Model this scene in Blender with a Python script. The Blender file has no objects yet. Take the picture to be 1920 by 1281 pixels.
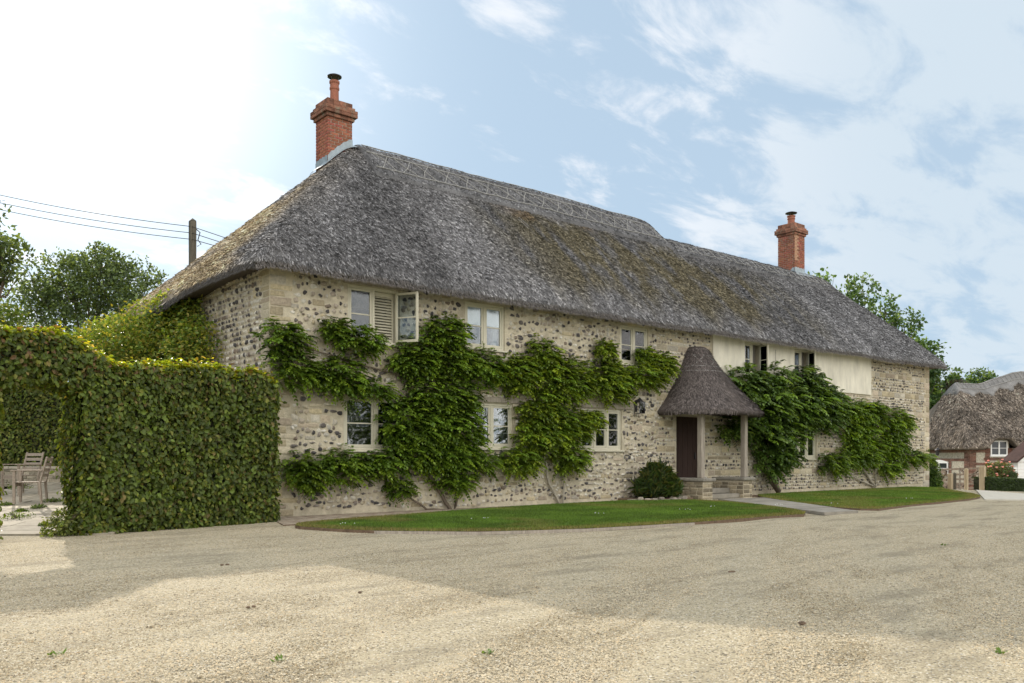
import bpy, math, random
import numpy as np
from mathutils import Vector, Matrix, Euler
random.seed(7); rng = np.random.default_rng(7)
SC = bpy.context.scene; COL = SC.collection
# ------------------------------------------------------------------ camera
CAM = (-7.18, -15.97, 1.2); YAW = 49.93; FPX = 1600.0
cd = bpy.data.cameras.new("camera"); co = bpy.data.objects.new("camera", cd); COL.objects.link(co)
co.location = CAM; co.rotation_euler = (math.radians(90), 0, math.radians(YAW - 90))
cd.sensor_width = 36; cd.lens = 36 * FPX / 1920; cd.shift_y = 217.5 / 1920; cd.clip_end = 3000; cd.clip_start = .05
SC.camera = co
# ------------------------------------------------------------------ sun and sky
SUN_EL = 24.6; SUN_AZ = 79.3       # degrees, azimuth counted from +X
sd = Vector((math.cos(math.radians(SUN_AZ)) * math.cos(math.radians(SUN_EL)),
             math.sin(math.radians(SUN_AZ)) * math.cos(math.radians(SUN_EL)), math.sin(math.radians(SUN_EL))))
sl = bpy.data.lights.new("sun", 'SUN'); so = bpy.data.objects.new("sun", sl); COL.objects.link(so)
sl.energy = 2.1; sl.angle = math.radians(.6); sl.color = (1, .90, .77)
so.rotation_euler = sd.to_track_quat('Z', 'Y').to_euler()
W = bpy.data.worlds.new("World"); SC.world = W; W.use_nodes = True
nt = W.node_tree; nt.nodes.clear()
def N(t, kind, **kw):
    n = t.nodes.new(kind)
    for k, v in kw.items():
        if k.startswith('i_'): n.inputs[k[2:].replace('_', ' ')].default_value = v
        else: setattr(n, k, v)
    return n
def MATH(t, op, a, b=None, clamp=False):
    n = t.nodes.new('ShaderNodeMath'); n.operation = op; n.use_clamp = clamp
    for i, v in enumerate((a, b)):
        if v is None: continue
        if isinstance(v, (int, float)): n.inputs[i].default_value = v
        else: t.links.new(v, n.inputs[i])
    return n.outputs[0]
def RANGE(t, v, a, b, c=0., d=1., smooth=False):
    n = t.nodes.new('ShaderNodeMapRange'); t.links.new(v, n.inputs[0])
    if smooth: n.interpolation_type = 'SMOOTHSTEP'
    for i, q in enumerate((a, b, c, d)): n.inputs[i + 1].default_value = q
    return n.outputs[0]
def MIXC(t, f, a, b, mode='MIX'):
    n = t.nodes.new('ShaderNodeMix'); n.data_type = 'RGBA'; n.blend_type = mode
    for i, v in ((0, f), (6, a), (7, b)):
        if isinstance(v, (int, float)): n.inputs[i].default_value = v
        elif isinstance(v, (tuple, list)): n.inputs[i].default_value = (*v[:3], 1)
        else: t.links.new(v, n.inputs[i])
    return n.outputs[2]
sky = N(nt, 'ShaderNodeTexSky', sky_type='NISHITA', sun_disc=False)
sky.sun_elevation = math.radians(SUN_EL); sky.sun_rotation = math.radians(90 - SUN_AZ)
sky.air_density = 1.0; sky.dust_density = .5; sky.ozone_density = 1.3
tc = N(nt, 'ShaderNodeTexCoord'); sp = N(nt, 'ShaderNodeSeparateXYZ'); nt.links.new(tc.outputs['Generated'], sp.inputs[0])
zz = MATH(nt, 'ADD', MATH(nt, 'MAXIMUM', sp.outputs[2], 0.0), .22)
cb = N(nt, 'ShaderNodeCombineXYZ'); nt.links.new(MATH(nt, 'DIVIDE', sp.outputs[0], zz), cb.inputs[0]); nt.links.new(MATH(nt, 'DIVIDE', sp.outputs[1], zz), cb.inputs[1])
mp = N(nt, 'ShaderNodeMapping'); mp.inputs['Rotation'].default_value = (0, 0, math.radians(-35)); mp.inputs['Scale'].default_value = (1.0, 1.9, 1); mp.inputs['Location'].default_value = (3.1, 1.7, 0)
nt.links.new(cb.outputs[0], mp.inputs[0])
n1 = N(nt, 'ShaderNodeTexNoise', i_Scale=3.6, i_Detail=10.0, i_Roughness=.6, i_Distortion=.35); nt.links.new(mp.outputs[0], n1.inputs['Vector'])
n2 = N(nt, 'ShaderNodeTexNoise', i_Scale=.75, i_Detail=2.0); nt.links.new(mp.outputs[0], n2.inputs['Vector'])
def DOT(v):
    n = nt.nodes.new('ShaderNodeVectorMath'); n.operation = 'DOT_PRODUCT'; nt.links.new(tc.outputs['Generated'], n.inputs[0]); n.inputs[1].default_value = v; return n.outputs['Value']
bank = RANGE(nt, DOT((.944, .136, .30)), .84, .97, 0, 1, True)        # the broad cloud bank over the east of the yard
cov = MATH(nt, 'ADD', n1.outputs[0], MATH(nt, 'ADD', MATH(nt, 'MULTIPLY', n2.outputs[0], .35), MATH(nt, 'MULTIPLY', bank, .17)))
away = RANGE(nt, DOT((-sd.x / math.cos(math.radians(SUN_EL)), -sd.y / math.cos(math.radians(SUN_EL)), .35)), -.15, .65, 0, 1, True)   # unseen clouds opposite the sun, made brighter and denser to fill the shaded front
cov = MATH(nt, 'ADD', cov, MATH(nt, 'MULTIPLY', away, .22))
mask = MATH(nt, 'MULTIPLY', RANGE(nt, cov, .67, .86, 0, 1, True), .85)
sund = MATH(nt, 'MAXIMUM', DOT(tuple(sd)), 0.0)
glow = MATH(nt, 'ADD', MATH(nt, 'MULTIPLY', MATH(nt, 'POWER', sund, 40.), 5.5), MATH(nt, 'MULTIPLY', MATH(nt, 'POWER', sund, 9.), .1))
haze = RANGE(nt, sp.outputs[2], .0, .6, .92, .86)
base = MIXC(nt, haze, MIXC(nt, 1., sky.outputs[0], (.34, .48, .62), 'MULTIPLY'), (3.05, 3.9, 4.75))
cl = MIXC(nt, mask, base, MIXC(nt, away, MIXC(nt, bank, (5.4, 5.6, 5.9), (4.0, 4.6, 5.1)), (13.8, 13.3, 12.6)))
gl = N(nt, 'ShaderNodeCombineXYZ')
for i, k in enumerate((1.0, .97, .9)): nt.links.new(MATH(nt, 'MULTIPLY', glow, k), gl.inputs[i])
fin = MIXC(nt, 1.0, cl, gl.outputs[0], 'ADD')
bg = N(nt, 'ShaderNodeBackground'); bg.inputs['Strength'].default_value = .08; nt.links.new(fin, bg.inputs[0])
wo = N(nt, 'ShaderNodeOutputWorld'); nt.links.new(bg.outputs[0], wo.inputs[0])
vs = SC.view_settings; vs.view_transform = 'Standard'; vs.look = 'None'; vs.exposure = 1.14; vs.gamma = 1; vs.use_curve_mapping = False
SC.render.engine = 'CYCLES'; SC.cycles.max_bounces = 6; SC.cycles.transparent_max_bounces = 12

# ------------------------------------------------------------------ picking places: photo pixels to points on real planes
FW = (math.cos(math.radians(YAW)), math.sin(math.radians(YAW))); RT = (FW[1], -FW[0])
def ray(px, py):
    a = (px - 960) / FPX; b = (858 - py) / FPX
    return (FW[0] + a * RT[0], FW[1] + a * RT[1], b)
def on_y(px, py, Y=0.):
    d = ray(px, py); t = (Y - CAM[1]) / d[1]; return Vector([CAM[i] + t * d[i] for i in range(3)])
def on_z(px, py, Z=0.):
    d = ray(px, py); t = (Z - CAM[2]) / d[2]; return Vector([CAM[i] + t * d[i] for i in range(3)])
def at_d(px, py, D):
    d = ray(px, py); return Vector([CAM[i] + D * d[i] for i in range(3)])
# ------------------------------------------------------------------ object helpers
def tag(o, label=None, cat=None, group=None, kind=None):
    if label: o['label'] = label
    if cat: o['category'] = cat
    if group: o['group'] = group
    if kind: o['kind'] = kind
    return o
def thing(name, loc, label, cat, group=None):
    o = bpy.data.objects.new(name, None); COL.objects.link(o); o.location = loc; o.empty_display_size = .2
    return tag(o, label, cat, group)
ORG = {}
def adopt(o, parent):
    if parent is not None:
        o.parent = parent; p = Vector((0, 0, 0)); q = parent
        while q is not None: p = p + q.location; q = q.parent if q.parent is not None and q.matrix_parent_inverse == Matrix() else None
        o.matrix_parent_inverse = Matrix.Translation(-Vector(parent.get('_w', parent.location)))
    return o
def link(name, me, mat=None, parent=None, kind=None, smooth=False):
    if mat is not None and len(me.materials) == 0: me.materials.append(mat)
    if smooth: me.polygons.foreach_set('use_smooth', np.ones(len(me.polygons), dtype=bool))
    o = bpy.data.objects.new(name, me); COL.objects.link(o); adopt(o, parent)
    if kind: o['kind'] = kind
    return o
def npmesh(V, F, col=None, name='mesh'):
    V = np.asarray(V, dtype=np.float32).reshape(-1, 3); F = np.asarray(F, dtype=np.int32)
    k = F.shape[1]; me = bpy.data.meshes.new(name)
    me.vertices.add(len(V)); me.vertices.foreach_set('co', V.ravel())
    me.loops.add(F.size); me.loops.foreach_set('vertex_index', F.ravel())
    me.polygons.add(len(F)); me.polygons.foreach_set('loop_start', np.arange(0, F.size, k, dtype=np.int32))
    me.update(calc_edges=True)
    if col is not None:
        a = me.color_attributes.new('Col', 'FLOAT_COLOR', 'POINT'); c = np.ones((len(V), 4), dtype=np.float32); c[:, :3] = np.asarray(col).reshape(-1, 3)
        a.data.foreach_set('color', c.ravel())
    return me
class MB:
    """collects boxes, bars and tubes for one mesh"""
    def __init__(s): s.v = []; s.f = []; s.c = []
    def add(s, v, f, c=(1, 1, 1)):
        n = len(s.v); s.v += [tuple(p) for p in v]; s.f += [tuple(i + n for i in q) for q in f]; s.c += [c] * len(v); return s
    def box(s, x0, x1, y0, y1, z0, z1, M=None, c=(1, 1, 1), b=0.):
        if b <= 0:
            v = [(x, y, z) for z in (z0, z1) for y in (y0, y1) for x in (x0, x1)]
            f = [(0, 2, 3, 1), (4, 5, 7, 6), (0, 1, 5, 4), (2, 6, 7, 3), (0, 4, 6, 2), (1, 3, 7, 5)]
        else:
            v = []
            for z in (0, 1):
                for y in (0, 1):
                    for x in (0, 1):
                        X = (x0, x1)[x]; Y = (y0, y1)[y]; Z = (z0, z1)[z]; sx = b if x == 0 else -b; sy = b if y == 0 else -b; sz = b if z == 0 else -b
                        v += [(X, Y + sy, Z + sz), (X + sx, Y, Z + sz), (X + sx, Y + sy, Z)]
            I = lambda x, y, z, k: (z * 4 + y * 2 + x) * 3 + k
            f = []
            for x in (0, 1): f.append([I(x, y, z, 0) for y, z in ((0, 0), (1, 0), (1, 1), (0, 1))][::(1 if x else -1)])
            for y in (0, 1): f.append([I(x, y, z, 1) for x, z in ((0, 0), (1, 0), (1, 1), (0, 1))][::(-1 if y else 1)])
            for z in (0, 1): f.append([I(x, y, z, 2) for x, y in ((0, 0), (1, 0), (1, 1), (0, 1))][::(1 if z else -1)])
            for y in (0, 1):
                for z in (0, 1): f.append([I(0, y, z, 1), I(1, y, z, 1), I(1, y, z, 2), I(0, y, z, 2)][::(1 if y != z else -1)])
            for x in (0, 1):
                for z in (0, 1): f.append([I(x, 0, z, 0), I(x, 1, z, 0), I(x, 1, z, 2), I(x, 0, z, 2)][::(1 if x == z else -1)])
            for x in (0, 1):
                for y in (0, 1): f.append([I(x, y, 0, 0), I(x, y, 1, 0), I(x, y, 1, 1), I(x, y, 0, 1)][::(1 if x != y else -1)])
            for x in (0, 1):
                for y in (0, 1):
                    for z in (0, 1): f.append([I(x, y, z, 0), I(x, y, z, 1), I(x, y, z, 2)][::(1 if (x + y + z) % 2 else -1)])
        if M is not None: v = [M @ Vector(p) for p in v]
        return s.add(v, f, c)
    def tube(s, pts, rad, n=6, c=(1, 1, 1), cap=True):
        pts = [Vector(p) for p in pts]
        if isinstance(rad, (int, float)): rad = [rad] * len(pts)
        v = []; f = []
        for i, p in enumerate(pts):
            d = (pts[min(i + 1, len(pts) - 1)] - pts[max(i - 1, 0)]).normalized()
            a = d.cross(Vector((0, 0, 1))) if abs(d.z) < .9 else d.cross(Vector((1, 0, 0)))
            a.normalize(); b = d.cross(a)
            for k in range(n):
                t = 2 * math.pi * k / n; v.append(p + (a * math.cos(t) + b * math.sin(t)) * rad[i])
        for i in range(len(pts) - 1):
            for k in range(n): f.append((i * n + k, i * n + (k + 1) % n, (i + 1) * n + (k + 1) % n, (i + 1) * n + k))
        if cap: f.append(tuple(range(n))[::-1]); f.append(tuple((len(pts) - 1) * n + k for k in range(n)))
        return s.add(v, f, c)
    def lathe(s, c0, prof, n=20, c=(1, 1, 1)):
        v = []; f = []; m = len(prof)
        for r, z in prof:
            for k in range(n):
                t = 2 * math.pi * k / n; v.append((c0[0] + r * math.cos(t), c0[1] + r * math.sin(t), c0[2] + z))
        for i in range(m - 1):
            for k in range(n): f.append((i * n + k, i * n + (k + 1) % n, (i + 1) * n + (k + 1) % n, (i + 1) * n + k))
        f.append(tuple(range(n))[::-1]); f.append(tuple((m - 1) * n + k for k in range(n)))
        return s.add(v, f, c)
    def mesh(s, name='mesh'):
        me = bpy.data.meshes.new(name); me.from_pydata(s.v, [], s.f); me.update()
        a = me.color_attributes.new('Col', 'FLOAT_COLOR', 'POINT'); c = np.ones((len(s.v), 4), dtype=np.float32); c[:, :3] = np.array(s.c)
        a.data.foreach_set('color', c.ravel()); return me
    def build(s, name, mat, parent=None, smooth=False, kind=None):
        return link(name, s.mesh(name), mat, parent, kind, smooth)
def hsh(ix, iy, iz, seed):
    h = (ix * 374761393 + iy * 668265263 + iz * 2147483647 + seed * 1274126177) & 0xFFFFFFFF
    h = ((h ^ (h >> 13)) * 1274126177) & 0xFFFFFFFF; h = h ^ (h >> 16); return (h & 0xFFFF) / 65535.
def vn(P, scale=1., seed=0, octv=3):
    P = np.asarray(P, dtype=np.float64) * scale; out = np.zeros(len(P)); amp = 1.; tot = 0
    for o in range(octv):
        Q = P * (2 ** o) + 37.1 * o; I = np.floor(Q).astype(np.int64); f = Q - I; f = f * f * (3 - 2 * f); r = np.zeros(len(P))
        for dx in (0, 1):
            for dy in (0, 1):
                for dz in (0, 1):
                    w = (f[:, 0] if dx else 1 - f[:, 0]) * (f[:, 1] if dy else 1 - f[:, 1]) * (f[:, 2] if dz else 1 - f[:, 2])
                    r += w * hsh(I[:, 0] + dx, I[:, 1] + dy, I[:, 2] + dz, seed + o)
        out += amp * r; tot += amp; amp *= .5
    return out / tot
def ss(a, b, x): t = np.clip((x - a) / (b - a), 0, 1); return t * t * (3 - 2 * t)
def unit(a): return a / np.maximum(np.linalg.norm(a, axis=-1, keepdims=True), 1e-9)
# ------------------------------------------------------------------ materials
def mat(name, col=(.5, .5, .5), rough=.8, attr=False, var=.25, scale=6., bump=.0, bscale=40., spec=.3, metal=0., transl=0., stretch=(1, 1, 1), col2=None, c2scale=1.5, c2=(.45, .65), rand=0.):
    m = bpy.data.materials.new(name); m.use_nodes = True; t = m.node_tree; t.nodes.clear()
    out = N(t, 'ShaderNodeOutputMaterial'); b = N(t, 'ShaderNodeBsdfPrincipled'); b.inputs['Roughness'].default_value = rough
    b.inputs['Specular IOR Level'].default_value = spec; b.inputs['Metallic'].default_value = metal
    tc = N(t, 'ShaderNodeTexCoord'); mp = N(t, 'ShaderNodeMapping'); mp.inputs['Scale'].default_value = stretch; t.links.new(tc.outputs['Object'], mp.inputs[0]); vec = mp.outputs[0]
    c = None
    if attr: a = N(t, 'ShaderNodeAttribute', attribute_name='Col'); c = MIXC(t, 1., a.outputs['Color'], col, 'MULTIPLY')
    else: rg = N(t, 'ShaderNodeRGB'); rg.outputs[0].default_value = (*col, 1); c = rg.outputs[0]
    if col2 is not None:
        n = N(t, 'ShaderNodeTexNoise', i_Scale=c2scale, i_Detail=6.0, i_Roughness=.6); t.links.new(vec, n.inputs['Vector'])
        c = MIXC(t, RANGE(t, n.outputs[0], *c2, smooth=True), c, col2)
    if var > 0:
        n = N(t, 'ShaderNodeTexNoise', i_Scale=scale, i_Detail=8.0, i_Roughness=.65); t.links.new(vec, n.inputs['Vector'])
        v = RANGE(t, n.outputs[0], .25, .75, 1 - var, 1 + var)
        if rand:
            oi = N(t, 'ShaderNodeObjectInfo'); v = MATH(t, 'MULTIPLY', v, RANGE(t, oi.outputs['Random'], 0, 1, 1 - rand, 1 + rand))
        cc = N(t, 'ShaderNodeCombineColor')
        for i in range(3): t.links.new(v, cc.inputs[i])
        c = MIXC(t, 1., c, cc.outputs[0], 'MULTIPLY')
    t.links.new(c, b.inputs['Base Color'])
    if bump > 0:
        n = N(t, 'ShaderNodeTexNoise', i_Scale=bscale, i_Detail=6.0, i_Roughness=.6); t.links.new(vec, n.inputs['Vector'])
        bp = N(t, 'ShaderNodeBump', i_Strength=bump, i_Distance=.02); t.links.new(n.outputs[0], bp.inputs['Height']); t.links.new(bp.outputs[0], b.inputs['Normal'])
    if transl > 0:
        tr = N(t, 'ShaderNodeBsdfTranslucent'); t.links.new(MIXC(t, 1., c, (2.6, 2.3, .8), 'MULTIPLY'), tr.inputs[0]); mx = N(t, 'ShaderNodeMixShader'); mx.inputs[0].default_value = transl
        t.links.new(b.outputs[0], mx.inputs[1]); t.links.new(tr.outputs[0], mx.inputs[2]); t.links.new(mx.outputs[0], out.inputs[0])
    else: t.links.new(b.outputs[0], out.inputs[0])
    return m
def glass_mat(name, tint=(.8, .85, .88), refl=.12):
    m = bpy.data.materials.new(name); m.use_nodes = True; t = m.node_tree; t.nodes.clear(); out = N(t, 'ShaderNodeOutputMaterial')
    g = N(t, 'ShaderNodeBsdfGlossy', i_Roughness=.03); g.inputs[0].default_value = (1, 1, 1, 1); tr = N(t, 'ShaderNodeBsdfTransparent'); tr.inputs[0].default_value = (*tint, 1)
    f = N(t, 'ShaderNodeFresnel', i_IOR=1.5); mx = N(t, 'ShaderNodeMixShader'); t.links.new(MATH(t, 'ADD', MATH(t, 'MULTIPLY', f.outputs[0], 1.25), refl * .35, True), mx.inputs[0])
    n = N(t, 'ShaderNodeTexNoise', i_Scale=3.0, i_Detail=1.0); tc = N(t, 'ShaderNodeTexCoord'); t.links.new(tc.outputs['Object'], n.inputs['Vector'])
    bp = N(t, 'ShaderNodeBump', i_Strength=.15, i_Distance=.03); t.links.new(n.outputs[0], bp.inputs['Height']); t.links.new(bp.outputs[0], g.inputs['Normal'])
    t.links.new(tr.outputs[0], mx.inputs[1]); t.links.new(g.outputs[0], mx.inputs[2]); t.links.new(mx.outputs[0], out.inputs[0]); return m
M = {}
M['mortar'] = mat('lime_mortar', (.53, .475, .36), .95, var=.28, scale=7, bump=1., bscale=30, col2=(.36, .32, .24), c2scale=1.1, c2=(.42, .7))
M['stone'] = mat('wall_stone', (1, 1, 1), .75, attr=True, var=.35, scale=22, bump=.6, bscale=60, spec=.35)
M['plaster'] = mat('cream_render', (.70, .665, .56), .9, var=.22, scale=3, bump=.25, bscale=14, col2=(.56, .53, .44), c2scale=.55, c2=(.5, .75), stretch=(1, 1, .35))
M['thatch'] = mat('thatch', (1, 1, 1), .95, attr=True, var=.45, scale=26, bump=1., bscale=34, spec=.1)
M['straw'] = mat('straw', (1, 1, 1), .7, attr=True, var=.0, spec=.25)
M['rod'] = mat('hazel_rod', (.30, .295, .28), .8, var=.3, scale=9)
M['frame'] = mat('painted_timber', (.56, .53, .42), .55, var=.06, scale=5, bump=.08, bscale=30)
M['white'] = mat('white_paint', (.78, .79, .78), .5, var=.05, scale=4)
M['blind'] = mat('blind_cloth', (.80, .78, .72), .9, var=.03, scale=8)
M['glass'] = glass_mat('window_glass'); M['glassup'] = glass_mat('window_glass_sky', refl=.0)
M['inside'] = mat('room_interior', (.10, .095, .09), .9, var=.3, scale=1)
M['curtain'] = mat('curtain', (.30, .28, .25), .9, var=.3, scale=4, stretch=(6, 1, .3))
M['brick'] = mat('red_brick', (.27, .095, .06), .85, attr=True, var=.35, scale=12, bump=.5, bscale=50, col2=(.20, .13, .09), c2scale=4, c2=(.5, .75))
M['brickmortar'] = mat('brick_mortar', (.50, .45, .38), .95, var=.25, scale=9, bump=.4)
M['cap'] = mat('weathered_cap', (.235, .115, .08), .95, attr=True, var=.5, scale=9, bump=.7, bscale=40, col2=(.17, .15, .11), c2scale=6, c2=(.5, .7))
M['pot'] = mat('terracotta', (.29, .115, .075), .8, var=.2, scale=8)
M['darkmetal'] = mat('dark_metal', (.05, .048, .05), .5, var=.2, scale=8, metal=.6)
M['lead'] = mat('lead_sheet', (.30, .35, .38), .55, var=.3, scale=6, metal=.35, bump=.2)
M['oak'] = mat('weathered_oak', (.34, .30, .25), .85, var=.4, scale=5, bump=.5, bscale=20, stretch=(5, 5, .5))
M['gatewood'] = mat('gate_timber', (.15, .115, .085), .85, var=.3, scale=6)
M['newoak'] = mat('pale_oak', (.38, .31, .21), .8, var=.25, scale=5, stretch=(4, 4, .5))
M['door'] = mat('door_oak', (.034, .019, .015), .85, var=.35, scale=5, bump=.4, bscale=16, stretch=(6, 6, .5))
M['teak'] = mat('weathered_teak', (.30, .25, .20), .8, var=.3, scale=10, stretch=(3, 3, 3))
M['pole'] = mat('pole_timber', (.10, .09, .07), .9, var=.4, scale=5, stretch=(5, 5, .5))
M['bark'] = mat('bark', (.15, .12, .09), .95, var=.45, scale=12, bump=.8, bscale=25, stretch=(2, 2, .6))
M['palebark'] = mat('pale_bark', (.36, .33, .27), .9, var=.3, scale=14, bump=.5, bscale=25)
M['leaf'] = mat('leaf', (1, 1, 1), .5, attr=True, var=.2, scale=3, transl=.32, spec=.35)
M['leafpart'] = mat('leaf_single', (.10, .145, .022), .5, var=.2, scale=3, transl=.3, spec=.35, rand=.55)
M['frondpart'] = mat('frond_single', (.10, .17, .016), .55, var=.2, scale=3, transl=.3, spec=.3, rand=.5)
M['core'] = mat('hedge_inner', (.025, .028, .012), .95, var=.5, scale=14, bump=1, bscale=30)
M['slab'] = mat('patio_stone', (.40, .36, .29), .9, attr=True, var=.25, scale=5, bump=.4, bscale=25, col2=(.28, .26, .2), c2scale=2, c2=(.5, .8))
M['path'] = mat('pale_path', (.52, .49, .42), .9, var=.15, scale=5, bump=.3, bscale=30)
M['flag'] = mat('flagstone', (.27, .25, .21), .9, var=.3, scale=4, bump=.5, bscale=25, rand=.2)
M['soil'] = mat('soil', (.15, .105, .07), .95, var=.4, scale=14, bump=.8, bscale=30)
M['lawn'] = mat('lawn_turf', (.085, .13, .022), .9, var=.45, scale=5, bump=.8, bscale=90, col2=(.15, .14, .045), c2scale=.8, c2=(.5, .8))
M['grass'] = mat('grass_blades', (1, 1, 1), .6, attr=True, var=0., transl=.25)
M['field'] = mat('field', (.09, .12, .035), .95, var=.3, scale=.3)
M['petal'] = mat('rose_petal', (.70, .36, .32), .6, var=.2, scale=9, transl=.2)
M['flintfill'] = mat('flint_panel', (.40, .37, .30), .9, var=.5, scale=11, bump=.8, bscale=14)
M['tile'] = mat('clay_tile', (.055, .03, .025), .9, var=.4, scale=5, bump=.5, bscale=10)
M['pebble'] = mat('pebble', (1, 1, 1), .85, attr=True, var=.0, spec=.25)
# gravel: fine mixed stone, with raked darker patches
g = bpy.data.materials.new('gravel'); g.use_nodes = True; t = g.node_tree; b = t.nodes['Principled BSDF']; b.inputs['Roughness'].default_value = .95; b.inputs['Specular IOR Level'].default_value = .2
tcg = N(t, 'ShaderNodeTexCoord'); v1 = N(t, 'ShaderNodeTexVoronoi', i_Scale=80.); t.links.new(tcg.outputs['Object'], v1.inputs['Vector'])
sv = N(t, 'ShaderNodeSeparateColor'); t.links.new(v1.outputs['Color'], sv.inputs[0])
c = MIXC(t, RANGE(t, sv.outputs[0], .0, 1.), (.38, .325, .22), (.62, .54, .38)); c = MIXC(t, RANGE(t, sv.outputs[1], .88, .9), c, (.17, .15, .11)); c = MIXC(t, RANGE(t, sv.outputs[2], .93, .95), c, (.72, .68, .58))
mpg = N(t, 'ShaderNodeMapping'); mpg.inputs['Rotation'].default_value = (0, 0, math.radians(-40)); mpg.inputs['Scale'].default_value = (.35, 1.2, 1); t.links.new(tcg.outputs['Object'], mpg.inputs[0])
ng = N(t, 'ShaderNodeTexNoise', i_Scale=1.6, i_Detail=9., i_Roughness=.7); t.links.new(mpg.outputs[0], ng.inputs['Vector'])
c = MIXC(t, RANGE(t, ng.outputs[0], .46, .66, 0, .55, True), c, (.20, .175, .125))
ng3 = N(t, 'ShaderNodeTexNoise', i_Scale=9., i_Detail=5., i_Roughness=.7); t.links.new(tcg.outputs['Object'], ng3.inputs['Vector'])
c = MIXC(t, RANGE(t, ng3.outputs[0], .55, .75, 0, .45, True), c, (.22, .19, .14))
t.links.new(c, b.inputs['Base Color'])
ng2 = N(t, 'ShaderNodeTexNoise', i_Scale=14., i_Detail=4.); t.links.new(tcg.outputs['Object'], ng2.inputs['Vector'])
hg = MATH(t, 'ADD', MATH(t, 'MULTIPLY', v1.outputs['Distance'], -1.), MATH(t, 'MULTIPLY', ng2.outputs[0], 1.5))
bp = N(t, 'ShaderNodeBump', i_Strength=1., i_Distance=.016); t.links.new(hg, bp.inputs['Height']); t.links.new(bp.outputs[0], b.inputs['Normal']); M['gravel'] = g

# ------------------------------------------------------------------ ground
def gz(x, y):           # terrain: level yard, falling away past the east end of the house
    return -.045 * np.maximum(np.asarray(x, dtype=float) - 26., 0.) * (np.asarray(x) < 60) - 1.53 * (np.asarray(x) >= 60)
def grid_mesh(xs, ys, zf):
    X, Y = np.meshgrid(xs, ys); Z = zf(X, Y); V = np.stack([X.ravel(), Y.ravel(), Z.ravel()], 1); nx = len(xs); ny = len(ys)
    i = np.arange(ny - 1)[:, None] * nx + np.arange(nx - 1)[None, :]; i = i.ravel(); return V, np.stack([i, i + 1, i + nx + 1, i + nx], 1)
xs = np.concatenate([np.linspace(-900, -60, 12), np.linspace(-50, 59.9, 56), np.linspace(60, 900, 14)])
V, F = grid_mesh(xs, np.concatenate([np.linspace(-900, -40, 12), np.linspace(-35, 60, 20), np.linspace(80, 1200, 12)]), lambda X, Y: gz(X, Y) - .05)
link('ground', npmesh(V, F), M['field'], kind='structure')
V, F = grid_mesh(np.linspace(-26, 56, 165), np.linspace(-26, 8, 69), lambda X, Y: gz(X, Y) + .010 * np.sin((X * .5 - Y * .86) * 4.2) * np.exp(-((X * .5 - Y * .86 - 9.5) / 2.2) ** 2) + .022 * (vn(np.stack([X.ravel(), Y.ravel(), 0 * X.ravel()], 1), .9, 3).reshape(X.shape) - .5))
link('gravel_yard', npmesh(V, F), M['gravel'], kind='structure', smooth=True)
# loose pebbles, thinning with distance
def pebbles(n):
    D = np.exp(rng.uniform(math.log(4.2), math.log(15.), n)); a = rng.uniform(-.63, .63, n)
    x = CAM[0] + D * (FW[0] + a * RT[0]); y = CAM[1] + D * (FW[1] + a * RT[1]); ok = (y < -1.9) & ~((y > -5.9) & (x > .2))
    x = x[ok]; y = y[ok]; n = len(x); s = rng.uniform(.0032, .0072, n) * (1 + .6 * (rng.random(n) > .93))
    o = np.array([[1, 0, 0], [-.5, .87, 0], [-.5, -.87, 0], [0, 0, .75]])
    th = rng.uniform(0, 6.28, n); ct, st = np.cos(th), np.sin(th); v = np.repeat(o[None], n, 0) * rng.uniform(.65, 1.35, (n, 4, 1)); v[:, :, 0] *= 1.35
    V = np.stack([v[..., 0] * ct[:, None] - v[..., 1] * st[:, None], v[..., 0] * st[:, None] + v[..., 1] * ct[:, None], v[..., 2]], 2) * s[:, None, None]
    V += np.stack([x, y, np.full(n, .002)], 1)[:, None]
    f = np.array([[0, 1, 3], [1, 2, 3], [2, 0, 3]]); F = (f[None] + 4 * np.arange(n)[:, None, None]).reshape(-1, 3)
    pal = .92 * np.array([[.60, .51, .35], [.54, .45, .30], [.64, .57, .43], [.44, .37, .25], [.22, .18, .12], [.60, .46, .28], [.48, .44, .35]])
    mo = vn(np.stack([x * .45 + y * .3, y * 1.1 - x * .5, 0 * x], 1), 2.6, 77, 4); k = (mo > .56) & (rng.random(n) < .65); c = pal[rng.choice(7, n, p=[.26, .22, .13, .15, .10, .07, .07])] * rng.uniform(.8, 1.15, (n, 1)); c[k] *= np.array([.62, .6, .55]); return V, F, np.repeat(c[:, None], 4, 1)
V, F, C = pebbles(230000); tag(link('pebbles', npmesh(V, F, C), M['pebble']), 'loose pale pebbles lying over the gravel yard in the foreground', 'gravel', kind='stuff')
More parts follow.
